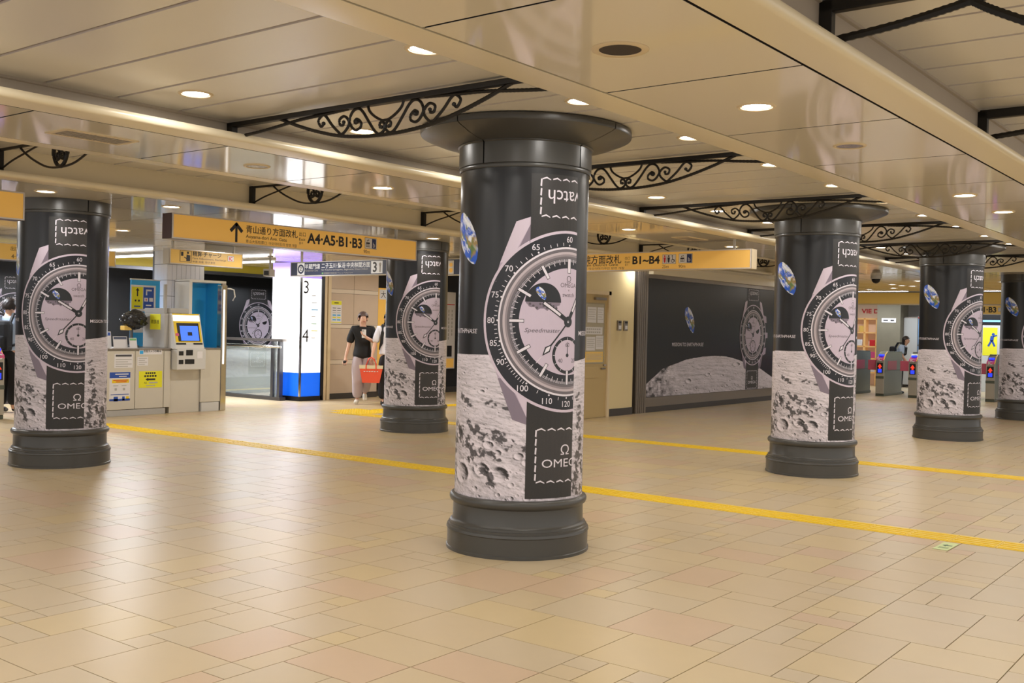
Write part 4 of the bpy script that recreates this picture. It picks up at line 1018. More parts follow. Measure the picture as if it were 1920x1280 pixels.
P.poly('number_plate', 'sign_white', 1, [(xx(696), 2.20), (xx(717.5), 2.20), (xx(717.5), 2.385), (xx(696), 2.385)]); P.text('number_plate', 'sign_ink', 2, '3', (xx(703), 2.295), height=.15, bold=.02); P.ring('number_plate', 'machine', 2, (xx(713), 2.335), .0005, .025, 12); P.bar('number_plate', 'machine', 2, (xx(713), 2.22), (xx(713), 2.32), .03)
P.build(fn, t)
t, fn = sign_y('platform_sign', 'navy sign sliver with a cream picture between two columns', 13.0, -11.6, -10.2, 2.28, 2.55, 'sign_navy', frame='machine_lt', side='machine_lt')
P = Print(); P.poly('picture', 'paper', 1, [(-11.36, 2.30), (-11.24, 2.30), (-11.24, 2.52), (-11.36, 2.52)]); P.ring('picture', 'amber', 2, (-11.30, 2.45), .0005, .035, 12); P.ring('picture', 'amber', 2, (-11.30, 2.36), .0005, .04, 12); P.build(fn, t)
t, fn = sign_x('gate_sign', 'yellow hanging sign partly behind the leftmost column', -14.6, 6.0, 8.98, 2.235, 2.475, 'amber2')
P = Print(); P.text('lettering', 'sign_ink', 1, '出口', (7.42, 2.40), width=.12); P.text('lettering', 'sign_ink', 1, '4·5', (7.42, 2.29), width=.10); P.build(fn, t)
# tube light over the counter
ld = bpy.data.lights.new('tube_lamp', 'AREA'); ld.shape = 'RECTANGLE'; ld.size = 1.6; ld.size_y = .1; ld.energy = 100; ld.color = (.88, .93, 1)
ld2 = ld.copy(); ld2.energy = 42
for x, y, lab in ((-16.0, 10.30, 'long glowing tube light above the fare counter'), (-15.6, 12.2, 'tube light glowing above the map pillar'), (-16.2, 7.2, 'tube light over the gate at the left edge'), (-16.2, 4.2, 'tube light out of sight beyond the left edge'), (-16.2, 16.6, 'tube light over the dark bay with posters'),
                  (-9.6, 29.0, 'added unseen tube light in front of the shop beyond the gates'), (-6.8, 29.0, 'added unseen tube light before the yellow poster beyond the gates'), (-4.0, 29.0, 'added unseen tube light far right beyond the gates')):  # unseen tubes added behind the fascia to brighten the far end
    t = thing('tube_light', lab, 'ceiling light', (x, y, ZS-.06), 0, 'tube lights')
    B('machine_lt').bbox(-.9, .8, -.06, .06, .02, .06, .006).build('housing', t); B('tube_light').bbox(-.88, .78, -.045, .045, -.01, .02, .008).build('diffuser', t)
    l = link('tube_lamp', ld if x < -12 else ld2, t); l.location = (-.05, 0, -.02)
# ================================================================== fare counter and ticket machine
XC = -14.0
def yz(px, py, X=XC):
    q = atx(px, py, X); return q[1], q[2]
def zm(x, y): return yz(180+x*.203, 540+y*.203)
t = thing('fare_counter', 'long cream staff counter with a grey plinth beside the ticket machine', 'counter', (XC, 8.0, 0))
def CB(mt, x0, x1, y0, y1, z0, z1, nm, b=.006): return B(mt).bbox(x0-XC, x1-XC, y0-8, y1-8, z0, z1, b).build(nm, t)
CB('counter', -14.72, -14.02, 7.6, 9.575, .10, .985, 'body'); CB('machine', -14.70, -14.01, 7.6, 9.50, 0, .095, 'plinth')
for a, b in ((7.7, 8.96), (8.972, 9.45), (9.462, 9.575)): CB('counter', -14.02, -14.0, a, b, .10, .965, 'door_panel', .004)
CB('steel', -14.74, -13.985, 7.6, 9.58, .985, 1.01, 'worktop')
t = thing('side_cabinet', 'narrow cream cabinet right of the ticket machine', 'cabinet', (XC, 10.13, 0))
B('counter').bbox(-.52, 0, 0, .37, .15, .985, .006).build('body', t); B('steel').bbox(-.52, .01, 0, .37, .985, 1.01, .004).build('top', t); B('machine_lt').bbox(-.50, .002, .02, .35, 0, .145, .004).build('kick_panel', t)
t = thing('steel_post', 'tall polished post at the end of the fare counter', 'post', (XC+.0, 10.505, 0))
B('chrome').bbox(-.12, .0, 0, .11, 0, 2.02, .01).build('post', t); B('lit_white').box(.0, .004, .03, .06, .75, 1.95).build('light_strip', t)
# machine
t = thing('ticket_machine', 'grey fare adjustment machine with a tilted blue touch screen', 'ticket machine', (XC, 9.58, 0))
B('counter').bbox(-.56, -.03, 0, .545, 0, .70, .006).build('lower_cabinet', t); B('machine').bbox(-.44, -.03, .0, .32, 1.548, 1.625, .006).build('cap', t)
B('machine_lt').bbox(-.5, .13, .02, .545, .675, 1.0, .015).build('coin_box', t)
B('black').box(.125, .134, .05, .13, .90, .965).box(.125, .134, .18, .30, .90, .985).build('card_slot', t); B('black').box(.125, .134, .05, .13, .765, .83).box(.125, .134, .16, .33, .765, .84).build('cash_slot', t); B('paper').box(.128, .134, .38, .48, .85, .96).build('sticker', t)
m = B('machine_lt'); m.prism([(-.45, 1.0), (.12, 1.0), (.10, 1.06), (-.02, 1.545), (-.45, 1.545)], 'y', .0, .52); sc = m.build('screen_unit', t)
def tilt(a, z): return .10-.12*(z-1.06)/.485+a
def scr(mt, y0, y1, z0, z1, e, nm, par): B(mt).add([(tilt(e, z0), y0, z0), (tilt(e, z0), y1, z0), (tilt(e, z1), y1, z1), (tilt(e, z1), y0, z1)], [(0, 1, 2, 3)]).build(nm, par)
scr('yellow', .02, .50, 1.10, 1.545, .002, 'yellow_surround', sc); scr('black', .07, .47, 1.115, 1.40, .003, 'screen_bezel', sc); scr('screen', .12, .45, 1.125, 1.355, .004, 'display', sc); scr('lit_white', .02, .50, 1.43, 1.52, .004, 'lit_header', sc)
scr('magenta', .03, .09, 1.20, 1.24, .005, 'button_label', sc); scr('black', .25, .33, 1.205, 1.26, .006, 'screen_icon', sc); scr('black', .02, .20, 1.065, 1.09, .004, 'speaker_slot', sc); scr('black', .33, .50, 1.065, 1.09, .004, 'speaker_slot', sc)
t = thing('machine_cabinet', 'grey cabinet flank with a yellow sticker left of the ticket machine screen', 'cabinet', (XC, 9.50, 1.01))
B('machine').bbox(-.64, -.07, 0, .075, 0, .53, .008).build('body', t); B('machine').bbox(-.62, -.10, .01, .075, .53, .615, .006).build('cap', t); B('machine').box(-.62, -.36, -.003, 0, .02, .22).build('hatch', t)
B('paper_yellow').box(-.445, -.17, -.004, 0, .28, .52).build('sticker', t); P = Print(); P.text('lettering', 'sign_ink', 0, '精算機', (-.307, .40), width=.21); P.build(lambda c: np.stack([c[:, 0], c[:, 0]*0-.0048, c[:, 1]], -1), t)
m = B('machine'); m.tube([(-.12, .04, .61), (-.12, .04, .98)], .028, 8); m.build('cable_duct', t, True)
# sheets stuck on the counter
def sheet(x0, y0, x1, y1, mt, label, draw=None, X=-13.998):
    a, z1 = zm(x0, y0); b, z0 = zm(x1, y1)
    o = tag(B(mt).box(X-.002, X+.001, a, b, z0, z1).build('notice'), label, 'notice', 'notices on the fare counter')
    if draw:
        P = Print(); draw(P, a, b, z0, z1); P.build(lambda c: np.stack([X+.0016+c[:, 2]*.0006, c[:, 0], c[:, 1]], -1), o)
def lines(P, a, b, z0, z1, n, mt='machine', s=.3):
    for k in range(n): z = z1-(k+.7)*(z1-z0)/(n+.4); P.bar('print', mt, 1, (a+.02, z), (b-.02-(b-a)*.2*(k % 2), z), (z1-z0)/n*s)
def d1(P, a, b, z0, z1): P.poly('print', 'steel_dk', 1, [(a+.02, z1-.04), (b-.02, z1-.04), (b-.02, z1-.01), (a+.02, z1-.01)]); lines(P, a, b, z0, z1-.06, 4)
def d2(P, a, b, z0, z1):
    P.poly('print', 'blue', 1, [(a, z1-.085), (b, z1-.085), (b, z1), (a, z1)]); P.bar('print', 'paper', 2, (a+.09, z1-.03), (b-.03, z1-.03), .016); P.bar('print', 'paper', 2, (a+.15, z1-.063), (b-.06, z1-.063), .014)
    P.poly('print', 'yellow', 1, [(a+.04, z1-.16), (b-.02, z1-.16), (b-.02, z1-.105), (a+.04, z1-.105)]); P.bar('print', 'red', 2, (a+.06, z1-.12), (b-.04, z1-.12), .012); P.bar('print', 'red', 2, (a+.10, z1-.142), (b-.06, z1-.142), .012)
    for q in (.3, .7): x = a+(b-a)*q; P.bar('print', 'machine', 1, (x-.04, z1-.20), (x+.04, z1-.20), .012); P.poly('print', 'machine', 1, [(x-.018, z1-.27), (x+.018, z1-.27), (x+.018, z1-.235), (x-.018, z1-.235)])
    P.bar('print', 'blue', 1, (a+.02, z1-.33), (b-.02, z1-.33), .01); P.poly('print', 'blue', 1, [(a+.07, z1-.43), (a+.14, z1-.43), (a+.14, z1-.36), (a+.07, z1-.36)]); P.poly('print', 'yellow', 1, [(a+.27, z1-.40), (a+.32, z1-.40), (a+.32, z1-.36), (a+.27, z1-.36)]); P.poly('print', 'blue', 1, [(a+.21, z1-.42), (a+.25, z1-.42), (a+.25, z1-.36), (a+.21, z1-.36)])
    P.poly('print', 'blue', 1, [(a, z0), (b, z0), (b, z0+.03), (a, z0+.03)])
def d3(P, a, b, z0, z1):
    [P.bar('print', 'sign_ink', 1, ((a+b)/2-w_+q*2*w_/5, z1-z_), ((a+b)/2-w_+q*2*w_/5+w_*.3, z1-z_), .026) for w_, z_ in ((.09, .03), (.11, .075)) for q in range(5)]
    c = (a+b)/2; z = (z0+z1)/2; P.bar('print', 'sign_ink', 1, (c-.04, z), (c+.08, z), .026); P.poly('print', 'sign_ink', 1, [(c-.09, z), (c-.04, z-.026), (c-.04, z+.026)])
    P.text('print', 'sign_ink', 1, 'A5', (c-.09, z0+.075), width=.045); P.bar('print', 'machine', 1, (c-.03, z0+.075), (c+.12, z0+.075), .02); P.bar('print', 'machine', 1, (c-.08, z0+.03), (c+.08, z0+.03), .015)
def d4(P, a, b, z0, z1):
    P.poly('print', 'booth_blue', 1, [(a+.01, z1-.07), (a+.07, z1-.07), (a+.07, z1-.02), (a+.01, z1-.02)]); P.text('print', 'sign_ink', 1, '防犯カメラ作動中', (a+.08, (z0+z1)/2+.01), width=b-a-.095, align='LEFT', bold=.02)
sheet(170, 608, 338, 735, 'paper', 'white paper notice on the left counter door', d1)
sheet(125, 778, 312, 1036, 'paper', 'white notice with blue and yellow bands, lower left counter door', d2)
sheet(397, 768, 608, 914, 'paper_yellow', 'yellow notice with a black arrow on the counter front', d3)
sheet(398, 565, 608, 612, 'paper', 'white strip about security cameras under the counter edge', d4)
sheet(382, 635, 480, 715, 'paper', 'small white notice above the yellow one', lambda P, a, b, z0, z1: lines(P, a, b, z0, z1, 4))
# things on the counter
t = thing('plastic_bag', 'crumpled black plastic bag covering a device on the counter', 'bag', (-14.53, float(atx(250, 615, -14.53)[1]), 1.01))
bm = bmesh.new(); bmesh.ops.create_icosphere(bm, subdivisions=4, radius=1)
for v in bm.verts:
    n_ = fbm(np.array([v.co.x*2.2+4]), np.array([v.co.y*2.2+v.co.z*2.7+8]), 4, 3)[0]; w_ = 1+.55*(n_-.5)+.06*math.sin(9*v.co.x+7*v.co.z)
    v.co = Vector((v.co.x*.17*w_, v.co.y*.20*w_, .42+v.co.z*.14*w_))
me = bpy.data.meshes.new('bag'); bm.to_mesh(me); bm.free(); me.materials.append(M['plastic_bag']); link('bag', me, t)
m = B('steel_dk'); m.bbox(-.10, .06, -.10, .06, 0, .03, .006); m.tube([(-.02, -.02, .02), (-.02, -.02, .34)], .025, 8); m.build('stand', t)
B('fascia').bbox(-.06, .06, -.19, -.06, .26, .33, .012).build('paper_slip', t)
for i, (px, a, b, z, mt, lab) in enumerate(((0, 8.45, 8.695, .24, 'blue', 'white card stand with blue heading at the left of the counter'), (0, 8.70, 8.93, .17, 'sign_navy', 'white card stand with navy heading in the middle of the counter'), (0, 8.935, 9.06, .15, 'green', 'clear stand holding a green leaflet by the ticket machine'))):
    t = thing('card_stand', lab, 'card stand', (-14.2+.05*i, (a+b)/2, 1.01), 0, 'card stands on the counter')
    w = (b-a)/2; B('paper').prism([(-.002, 0), (.002, 0), (-.028, z), (-.032, z)], 'y', -w, w).build('card', t); B(mt).prism([(-.020, z*.75), (-.016, z*.75), (-.022, z*.95), (-.026, z*.95)], 'y', -w+.01, w-.01).build('heading', t); B('paper').box(-.09, .0, -w, w, 0, .004).build('foot', t)
# tiled pillar, blue board, blue booth
XP = -14.96; YP0, YP1 = 10.14, 10.86; XP0 = float(aty(285, 560, YP0)[0])
pil = struct(B('tile_grout').box(XP0, XP-.004, YP0+.004, YP1, 0, ZS).build('wall_pillar'))
mt_ = B('white_tile'); TH = .262; nx_ = int((XP-XP0)/.09)
for k in range(10):
    z0 = k*TH
    for i in range(8): mt_.box(XP-.006, XP, YP0+.003+i*.0895, YP0+.003+i*.0895+.084, z0+.004, min(z0+TH-.004, ZS))
    for i in range(nx_): mt_.box(XP-.006-(i+1)*.0895, XP-.009-i*.0895, YP0, YP0+.006, z0+.004, min(z0+TH-.004, ZS))
o = mt_.build('tile_cladding', pil); o['kind'] = 'stuff'
t = thing('blue_board', 'bright blue panel with yellow and blue posters beside the white pillar', 'board', (-14.95, 9.50, 1.01))
B('booth_blue').bbox(-.03, 0, -.02, .50, 0, 1.06, .004).build('panel', t); B('machine_lt').bbox(-.03, .01, -.03, .51, 1.06, 1.08, .003).build('top_trim', t)
B('steel_dk').bbox(-.35, -.04, -.02, .40, -1.01, 0, .004).build('stand', t)
B('paper').box(0, .004, -.03, .42, .56, .98).build('poster_backing', t)
B('paper_yellow').box(.004, .007, -.01, .185, .60, .95).build('yellow_poster', t); B('blue').box(.004, .007, .195, .385, .60, .95).build('blue_poster', t); B('paper').box(0, .004, .03, .28, .22, .50).build('small_notice', t)
P = Print(); P.bar('arrow', 'sign_ink', 1, (.088, .80), (.088, .90), .022); P.poly('arrow', 'sign_ink', 1, [(.055, .89), (.121, .89), (.088, .935)]); P.bar('lettering', 'sign_ink', 1, (.04, .73), (.07, .73), .03); P.bar('lettering', 'sign_ink', 1, (.10, .73), (.13, .73), .03); P.bar('lettering', 'blue', 1, (.03, .64), (.14, .64), .02)
P.bar('arrow', 'paper', 1, (.25, .82), (.25, .90), .026); P.bar('arrow', 'paper', 1, (.237, .90), (.345, .90), .026); P.poly('pictogram', 'paper', 1, [(.21, .72), (.28, .72), (.28, .78), (.21, .78)]); P.poly('pictogram', 'paper', 1, [(.30, .72), (.37, .72), (.37, .78), (.30, .78)]); P.bar('lettering', 'red', 2, (.235, .75), (.255, .75), .03); P.bar('lettering', 'paper', 1, (.24, .66), (.34, .66), .02)
P.build(lambda c: np.stack([.0075+c[:, 2]*.0006, c[:, 0], c[:, 1]], -1), t)
t = thing('blue_booth', 'open booth with bright blue lining above the side cabinet', 'booth', (-14.54, 10.28, 1.01))
B('white_paint').bbox(-.40, 0, -.01, .05, -1.01, 1.08, .006).build('frame_post', t); B('booth_blue').bbox(-.40, -.36, .05, .62, -1.01, 1.06, .004).build('back_panel', t)
B('booth_blue').bbox(-.36, -.02, .57, .62, -1.01, 1.06, .004).build('side_panel', t); B('white_paint').bbox(-.40, .02, -.01, .70, 1.06, 1.10, .006).build('lintel', t); B('steel').bbox(-.40, .02, .62, .70, -1.01, 1.06, .006).build('steel_post', t)
m = B('white_paint'); m.tube([(0, .80, .98), (.02, .86, .96), (.02, .88, .85), (0, .85, .78)], .012, 8); m.tube([(0, .66, .98), (0, .80, .98)], .012, 8); m.build('hook', t, True)

# ================================================================== ticket gates
def gate_meshes():
    t = link('ticket_gate', None)
    B('gate_body_dk').bbox(-.10, .10, .02, 1.42, 0, .06, .01).build('base', t)
    m = B('gate_body'); m.prism([(.05, .06), (1.38, .06), (1.38, 1.0), (1.34, 1.04), (.30, 1.05), (.20, 1.03), (.12, .95), (.05, .86)], 'x', -.09, .09); m.build('body', t)
    B('gate_body_dk').box(.0905, .094, .06, 1.38, .60, .615).build('side_joint', t); B('gate_body_dk').prism([(.24, 1.035), (1.36, 1.03), (1.36, 1.06), (.30, 1.07)], 'x', -.085, .085).build('top_rail', t)
    B('gate_face').bbox(-.095, .095, 0, .06, .06, .86, .01).build('front_face', t)
    B('gate_body_dk').box(-.096, .096, -.006, .01, .42, .48).build('front_band', t)
    B('magenta').prism([(-.03, .855), (.16, .855), (.16, .95), (.10, .955), (-.02, .90)], 'x', -.08, .08).build('ticket_slot', t)
    P = Print(); P.text('lettering', 'paper', 0, 'IC', (0, .88), width=.09, bold=.03); P.build(lambda c: np.stack([c[:, 0], c[:, 2]*0-.032, c[:, 1]], -1), t)
    m = B('led_blue'); m.bbox(-.05, .06, .02, .16, .95, 1.0, .02); m.build('card_reader', t)
    m = B('fascia'); m.tube([(.085, -.0, .86), (.085, .08, .95), (.085, .16, 1.02), (.085, .26, 1.055)], .012, 6); m.build('edge_guard', t)
    B('black').box(-.07, .07, -.008, .0, .55, .80).build('display', t)
    P = Print(); P.poly('arrow_light', 'led_red', 0, [(-.05, .70), (.05, .70), (0, .775)]); P.bar('arrow_light', 'led_red', 0, (0, .66), (0, .70), .04); P.build(lambda c: np.stack([c[:, 0], c[:, 2]*0-.0095, c[:, 1]], -1), t)
    P = Print(); P.poly('blue_light', 'led_blue', 0, [(-.045, .565), (.045, .565), (.045, .65), (-.045, .65)]); P.build(lambda c: np.stack([c[:, 0], c[:, 2]*0-.0095, c[:, 1]], -1), t)
    B('flap').bbox(-.32, -.09, .10, .13, .62, .86, .008).build('flap', t); B('flap').box(.0905, .095, .30, .95, .62, .84).build('side_panel', t)
    return t
gt = gate_meshes()
for i, (x, y, rz, lab) in enumerate(((-8.24, 25.1, 0, 'far ticket gate left of the third column with a schoolgirl behind'), (-7.48, 25.1, 0, 'far ticket gate half hidden by the left side of the third column'), (-9.02, 25.1, 0, 'far ticket gate beside the right side of the second column'), (-5.83, 25.3, 0, 'far ticket gate between the third and the last column'), (-6.60, 25.2, 0, 'far ticket gate hidden behind the third column'), (-14.55, 7.18, PI/2, 'ticket gate with blue display at the left edge of the picture'))):
    o = gt if i == 0 else copy_tree(gt); o.location = (x, y, 0); o.rotation_euler = (0, 0, rz); tag(o, lab, 'ticket gate', 'ticket gates')
# ================================================================== far end beyond the gates
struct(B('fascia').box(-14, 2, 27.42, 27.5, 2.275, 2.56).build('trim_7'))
struct(B('trim_cream').box(-14, 2, 27.40, 27.52, 2.24, 2.275).build('trim_8'))
wb = struct(B('panel_white').box(-14, 3, 31.9, 32.1, 0, ZS).build('wall_far'))
cp = struct(B('concrete').box(-9.93, -9.28, 29.9, 30.6, 0, ZS).build('wall_pillar'))
B('paper').box(-9.80, -9.40, 29.89, 29.9, 1.82, 1.94).build('name_plate', cp)
P = Print(); P.bar('lettering', 'sign_ink', 0, (-9.75, 1.88), (-9.62, 1.88), .03); P.bar('lettering', 'sign_ink', 0, (-9.55, 1.88), (-9.45, 1.88), .03); P.build(lambda c: np.stack([c[:, 0], c[:, 2]*0+29.886, c[:, 1]], -1), cp)
t = thing('white_partition', 'plain white partition board behind the far gates', 'partition', (-9.06, 30.2, 0))
B('panel_white').bbox(-.21, .22, 0, .05, .08, 1.96, .006).build('board', t); B('steel').bbox(-.225, -.21, -.01, .06, 0, 1.99, .003).build('post', t); B('steel').bbox(.22, .235, -.01, .06, 0, 1.99, .003).build('post', t); B('steel').bbox(-.225, .235, -.01, .06, 1.96, 1.99, .003).build('top_rail', t)
t = thing('information_screen', 'glowing pale blue information screen left of the third column', 'screen', (-8.62, 30.0, 0))
B('steel_dk').bbox(-.22, .30, 0, .14, 0, 2.0, .01).build('housing', t); B('shop_screen').box(-.19, .27, -.006, 0, .55, 1.93).build('display', t); B('led_red').box(-.19, .27, -.007, 0, 1.94, 1.99).build('header_strip', t); B('steel_dk').box(-.19, .27, -.009, 0, 1.18, 1.22).build('divider', t)
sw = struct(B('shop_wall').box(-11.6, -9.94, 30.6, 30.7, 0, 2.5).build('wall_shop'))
P = Print(); P.text('lettering', 'red', 0, 'VIE DE', (-10.62, 2.15), width=.62, height=.13, align='LEFT', bold=.03); P.build(lambda c: np.stack([c[:, 0], c[:, 2]*0+30.59, c[:, 1]], -1), sw)
t = thing('display_shelf', 'pale wooden shop shelf with goods beyond the gates', 'shelf', (-10.4, 30.3, 0))
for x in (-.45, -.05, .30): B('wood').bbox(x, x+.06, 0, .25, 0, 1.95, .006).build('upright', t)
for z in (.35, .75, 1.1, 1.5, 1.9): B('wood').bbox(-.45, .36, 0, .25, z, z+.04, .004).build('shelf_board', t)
B('wood').bbox(.36, .50, -.05, .2, .0, 1.15, .01).build('side_post', t)
for i, (x, z, mt) in enumerate(((-.3, .79, 'paper'), (.15, .79, 'magenta'), (-.25, 1.14, 'paper'), (.12, 1.14, 'red'), (-.2, 1.54, 'amber2'), (.15, .39, 'paper'))):
    g = tag(B(mt).bbox(-10.4+x, -10.4+x+.16, 30.33, 30.5, z, z+.18, .02).build('shop_goods'), '%s parcel on the wooden shop shelf, %s' % (('white', 'pink', 'white', 'red', 'yellow', 'white')[i], ('second board left', 'second board right', 'third board left', 'third board right', 'fourth board', 'lowest board')[i]), 'goods', 'goods on the shop shelf')
t, fn = sign_y('gate_sign', 'yellow far sign ending in B3 right of the third column', 27.2, -7.6, -5.9, 2.01, 2.245, 'amber2', thick=.12)
P = Print(); P.text('lettering', 'sign_ink', 1, 'A4·A5·B1·B3', (-6.17, 2.13), width=.95, align='RIGHT', bold=.03); pic_box(P, -6.13, -6.07, 2.09, 2.18); pic_box(P, -6.05, -5.99, 2.09, 2.18, 'sign_blue'); P.build(fn, t)
t = thing('poster_wall', 'pale wall panel with a yellow poster of a walking figure', 'board', (-6.9, 29.9, 0))
B('panel_white').bbox(-.5, .9, 0, .06, 0, 1.80, .006).build('panel', t); B('black').bbox(-.5, .9, -.02, .06, 1.80, 2.15, .004).build('header', t); B('shop_screen').box(-.4, .42, -.026, -.02, 1.87, 1.92).build('header_light', t); B('paper_yellow').box(-.20, .16, -.006, 0, .98, 1.72).build('yellow_poster', t)
P = Print(); c0 = (.04, 1.44); P.ring('figure', 'blue', 1, (c0[0]+.02, c0[1]+.10), .0005, .04, 12); P.bar('figure', 'blue', 1, (c0[0], c0[1]+.06), (c0[0]-.02, c0[1]-.08), .09); P.bar('figure', 'blue', 1, (c0[0]-.02, c0[1]-.06), (c0[0]-.10, c0[1]-.22), .05); P.bar('figure', 'blue', 1, (c0[0]-.01, c0[1]-.06), (c0[0]+.06, c0[1]-.22), .05); P.bar('figure', 'blue', 1, (c0[0]+.02, c0[1]+.04), (c0[0]+.11, c0[1]+.08), .035)
P.build(lambda c: np.stack([c[:, 0], c[:, 2]*0-.0075, c[:, 1]], -1), t)
t = thing('dome_camera', 'small dome camera under the far ceiling between two columns', 'camera', (-6.70, 20.05, ZS))
B('machine_lt').lathe([(.10, 0), (.10, -.045), (.085, -.06)], 24).build('housing', t, True); B('black').lathe([(.082, -.058), (.075, -.10), (.045, -.135), (.0005, -.148)], 24).build('dome', t, True)

# ================================================================== people
def skin(name, pts, edges, mt, parent, sub=2):
    """pts: list of (x,y,z,rx[,ry]); first point is the root"""
    me = bpy.data.meshes.new(name); me.from_pydata([p[:3] for p in pts], edges, [])
    o = bpy.data.objects.new(name, me); COL.objects.link(o)
    o.modifiers.new('skin', 'SKIN'); sm = o.modifiers.new('sub', 'SUBSURF'); sm.levels = sub; sm.render_levels = sub
    for i, p in enumerate(pts):
        v = me.skin_vertices[0].data[i]; v.radius = (p[3], p[4] if len(p) > 4 else p[3]); v.use_root = i == 0
    dg = bpy.context.evaluated_depsgraph_get(); dg.update()
    m2 = bpy.data.meshes.new_from_object(o.evaluated_get(dg)); bpy.data.objects.remove(o); m2.name = name
    m2.materials.clear(); m2.materials.append(M[mt]); m2.polygons.foreach_set('use_smooth', [True]*len(m2.polygons))
    return link(name, m2, parent)
def lerp(a, b, t): return tuple(a[i]*(1-t)+b[i]*t for i in range(3))
def person(label, loc, rz, J, top, bottom, hairmat, longhair=False, sleeve=.85, loose=1., group=None, scale=1., coat_w=1.):
    t = thing('person', label, 'person', loc, rz, group); t.scale = (scale,)*3
    B_ = []; E_ = []
    def P_(p, r, ry=None): B_.append((*p, r, ry or r)); return len(B_)-1
    def chain(ids): E_.extend(zip(ids, ids[1:]))
    pel = P_(J['pelvis'], .125, .10); sp_ = P_(lerp(J['pelvis'], J['chest'], .5), .115, .09); ch = P_(J['chest'], .125, .095); nk = P_(J['neck'], .050); hb = P_(J['head'], .066, .072)
    h = J['head']; fx, fy = J.get('look', (0, -1))
    hm = P_((h[0]+fx*.012, h[1]+fy*.012, h[2]+.075), .078, .090); cr = P_((h[0], h[1], h[2]+.145), .058, .066)
    chain([pel, sp_, ch, nk, hb, hm, cr])
    nose = P_((h[0]+fx*.100, h[1]+fy*.100, h[2]+.055), .012); E_.append((hm, nose))
    for s in 'lr':
        sh, el, wr_, hd = J['sh'+s], J['el'+s], J['wr'+s], J['hd'+s]
        a = P_(sh, .055); b = P_(el, .040); c = P_(wr_, .027); d_ = P_(hd, .036, .018); E_.append((ch, a)); chain([a, b, c, d_])
        dv = np.array(hd)-np.array(wr_); dv /= max(1e-6, np.linalg.norm(dv)); sd = np.cross(dv, (0, 0, 1.)); sd = sd/max(1e-6, np.linalg.norm(sd)) if np.linalg.norm(sd) > .1 else np.array((0, 1., 0))
        cu = np.array(J.get('cu'+s, (0, -.3, 0)))
        for q in range(4):
            o_ = np.array(hd)+sd*(q-1.5)*.021+dv*.03; L_ = (.066, .076, .072, .056)[q]
            f1 = P_(tuple(o_), .0095); f2 = P_(tuple(o_+dv*L_*.5+cu*.02), .0085); f3 = P_(tuple(o_+dv*L_*.8+cu*.09), .0075); chain([d_, f1, f2, f3])
        th = np.array(hd)+sd*-.045-dv*.01; f1 = P_(tuple(th), .011); f2 = P_(tuple(th+dv*.04+cu*.03), .009); chain([d_, f1, f2])
        hp, kn, an, to = J['hp'+s], J['kn'+s], J['an'+s], J['to'+s]
        a = P_(hp, .085); b = P_(kn, .055); c = P_(an, .036); d_ = P_(to, .034, .026); E_.append((pel, a)); chain([a, b, c, d_])
    skin('body', B_, E_, 'skin', t)
    # clothes
    T_ = []; TE = []
    def A_(p, r, ry=None): T_.append((*p, r, ry or r)); return len(T_)-1
    hem = lerp(J['pelvis'], J['chest'], .0)
    ah = A_(lerp(J['pelvis'], J['chest'], -.34 if top == 'shirt_black' else -.05), .192*coat_w, .165*coat_w); a0 = A_(hem, .186*coat_w, .16*coat_w); TE.append((ah, a0)); a1 = A_(lerp(J['pelvis'], J['chest'], .5), .142*coat_w, .118); a2 = A_(J['chest'], .150, .118); a3 = A_(lerp(J['chest'], J['neck'], .78), .072, .070)
    TE += [(a0, a1), (a1, a2), (a2, a3)]
    for s in 'lr':
        b = A_(J['sh'+s], .078); c = A_(lerp(J['sh'+s], J['el'+s], .55), .075*loose); d_ = A_(lerp(J['sh'+s], J['el'+s], sleeve), .072*loose); TE += [(a2, b), (b, c), (c, d_)]
    skin('shirt', T_, TE, top, t)
    T_ = []; TE = []
    a0 = A_(lerp(J['pelvis'], J['chest'], .14), .155, .135); a1 = A_(J['pelvis'], .165, .14); TE.append((a0, a1))
    for s in 'lr':
        b = A_(J['hp'+s], .112); c = A_(lerp(J['hp'+s], J['kn'+s], .5), .104*loose); d_ = A_(J['kn'+s], .092*loose); e = A_(lerp(J['kn'+s], J['an'+s], .6), .090*loose); f_ = A_(lerp(J['kn'+s], J['an'+s], .97), .085*loose); TE += [(a1, b), (b, c), (c, d_), (d_, e), (e, f_)]
    skin('trousers', T_, TE, bottom, t)
    for s in 'lr':
        an, to = np.array(J['an'+s]), np.array(J['to'+s]); d_ = to-an; d_ /= np.linalg.norm(d_)
        skin('shoe', [(*(an+np.array((0, 0, -.02))), .044, .05), (*(an*.4+to*.6+np.array((0, 0, -.004))), .046, .038), (*(to+d_*.03), .040, .030)], [(0, 1), (1, 2)], 'shoe' if bottom != 'trousers_black' else 'black', t)
    hx, hy, hz_ = h
    bm = bmesh.new(); bmesh.ops.create_icosphere(bm, subdivisions=4, radius=1)
    kill = []
    for v in bm.verts:
        fwd = v.co.x*fx+v.co.y*fy; z = v.co.z
        if (fwd > .30 and z < .18+.10*math.sin(14*(v.co.x*-fy+v.co.y*fx))) or (z < -.62 and not (longhair and fwd < 0)) or (fwd > -.05 and z < -.12): kill.append(v)
        w_ = 1+.05*math.sin(17*v.co.x+11*v.co.z)*math.sin(13*v.co.y+5*v.co.z)
        zz_ = z*.112*w_
        if longhair and z < 0 and fwd < 0: zz_ = z*.30
        v.co = Vector((hx+v.co.x*.098*w_-fx*.010, hy+v.co.y*.106*w_-fy*.010, hz_+.088+zz_))
    bmesh.ops.delete(bm, geom=kill, context='VERTS')
    me = bpy.data.meshes.new('hair'); bm.to_mesh(me); bm.free(); me.materials.append(M[hairmat]); me.polygons.foreach_set('use_smooth', [True]*len(me.polygons)); link('hair', me, t)
    sx, sy = -fy, fx
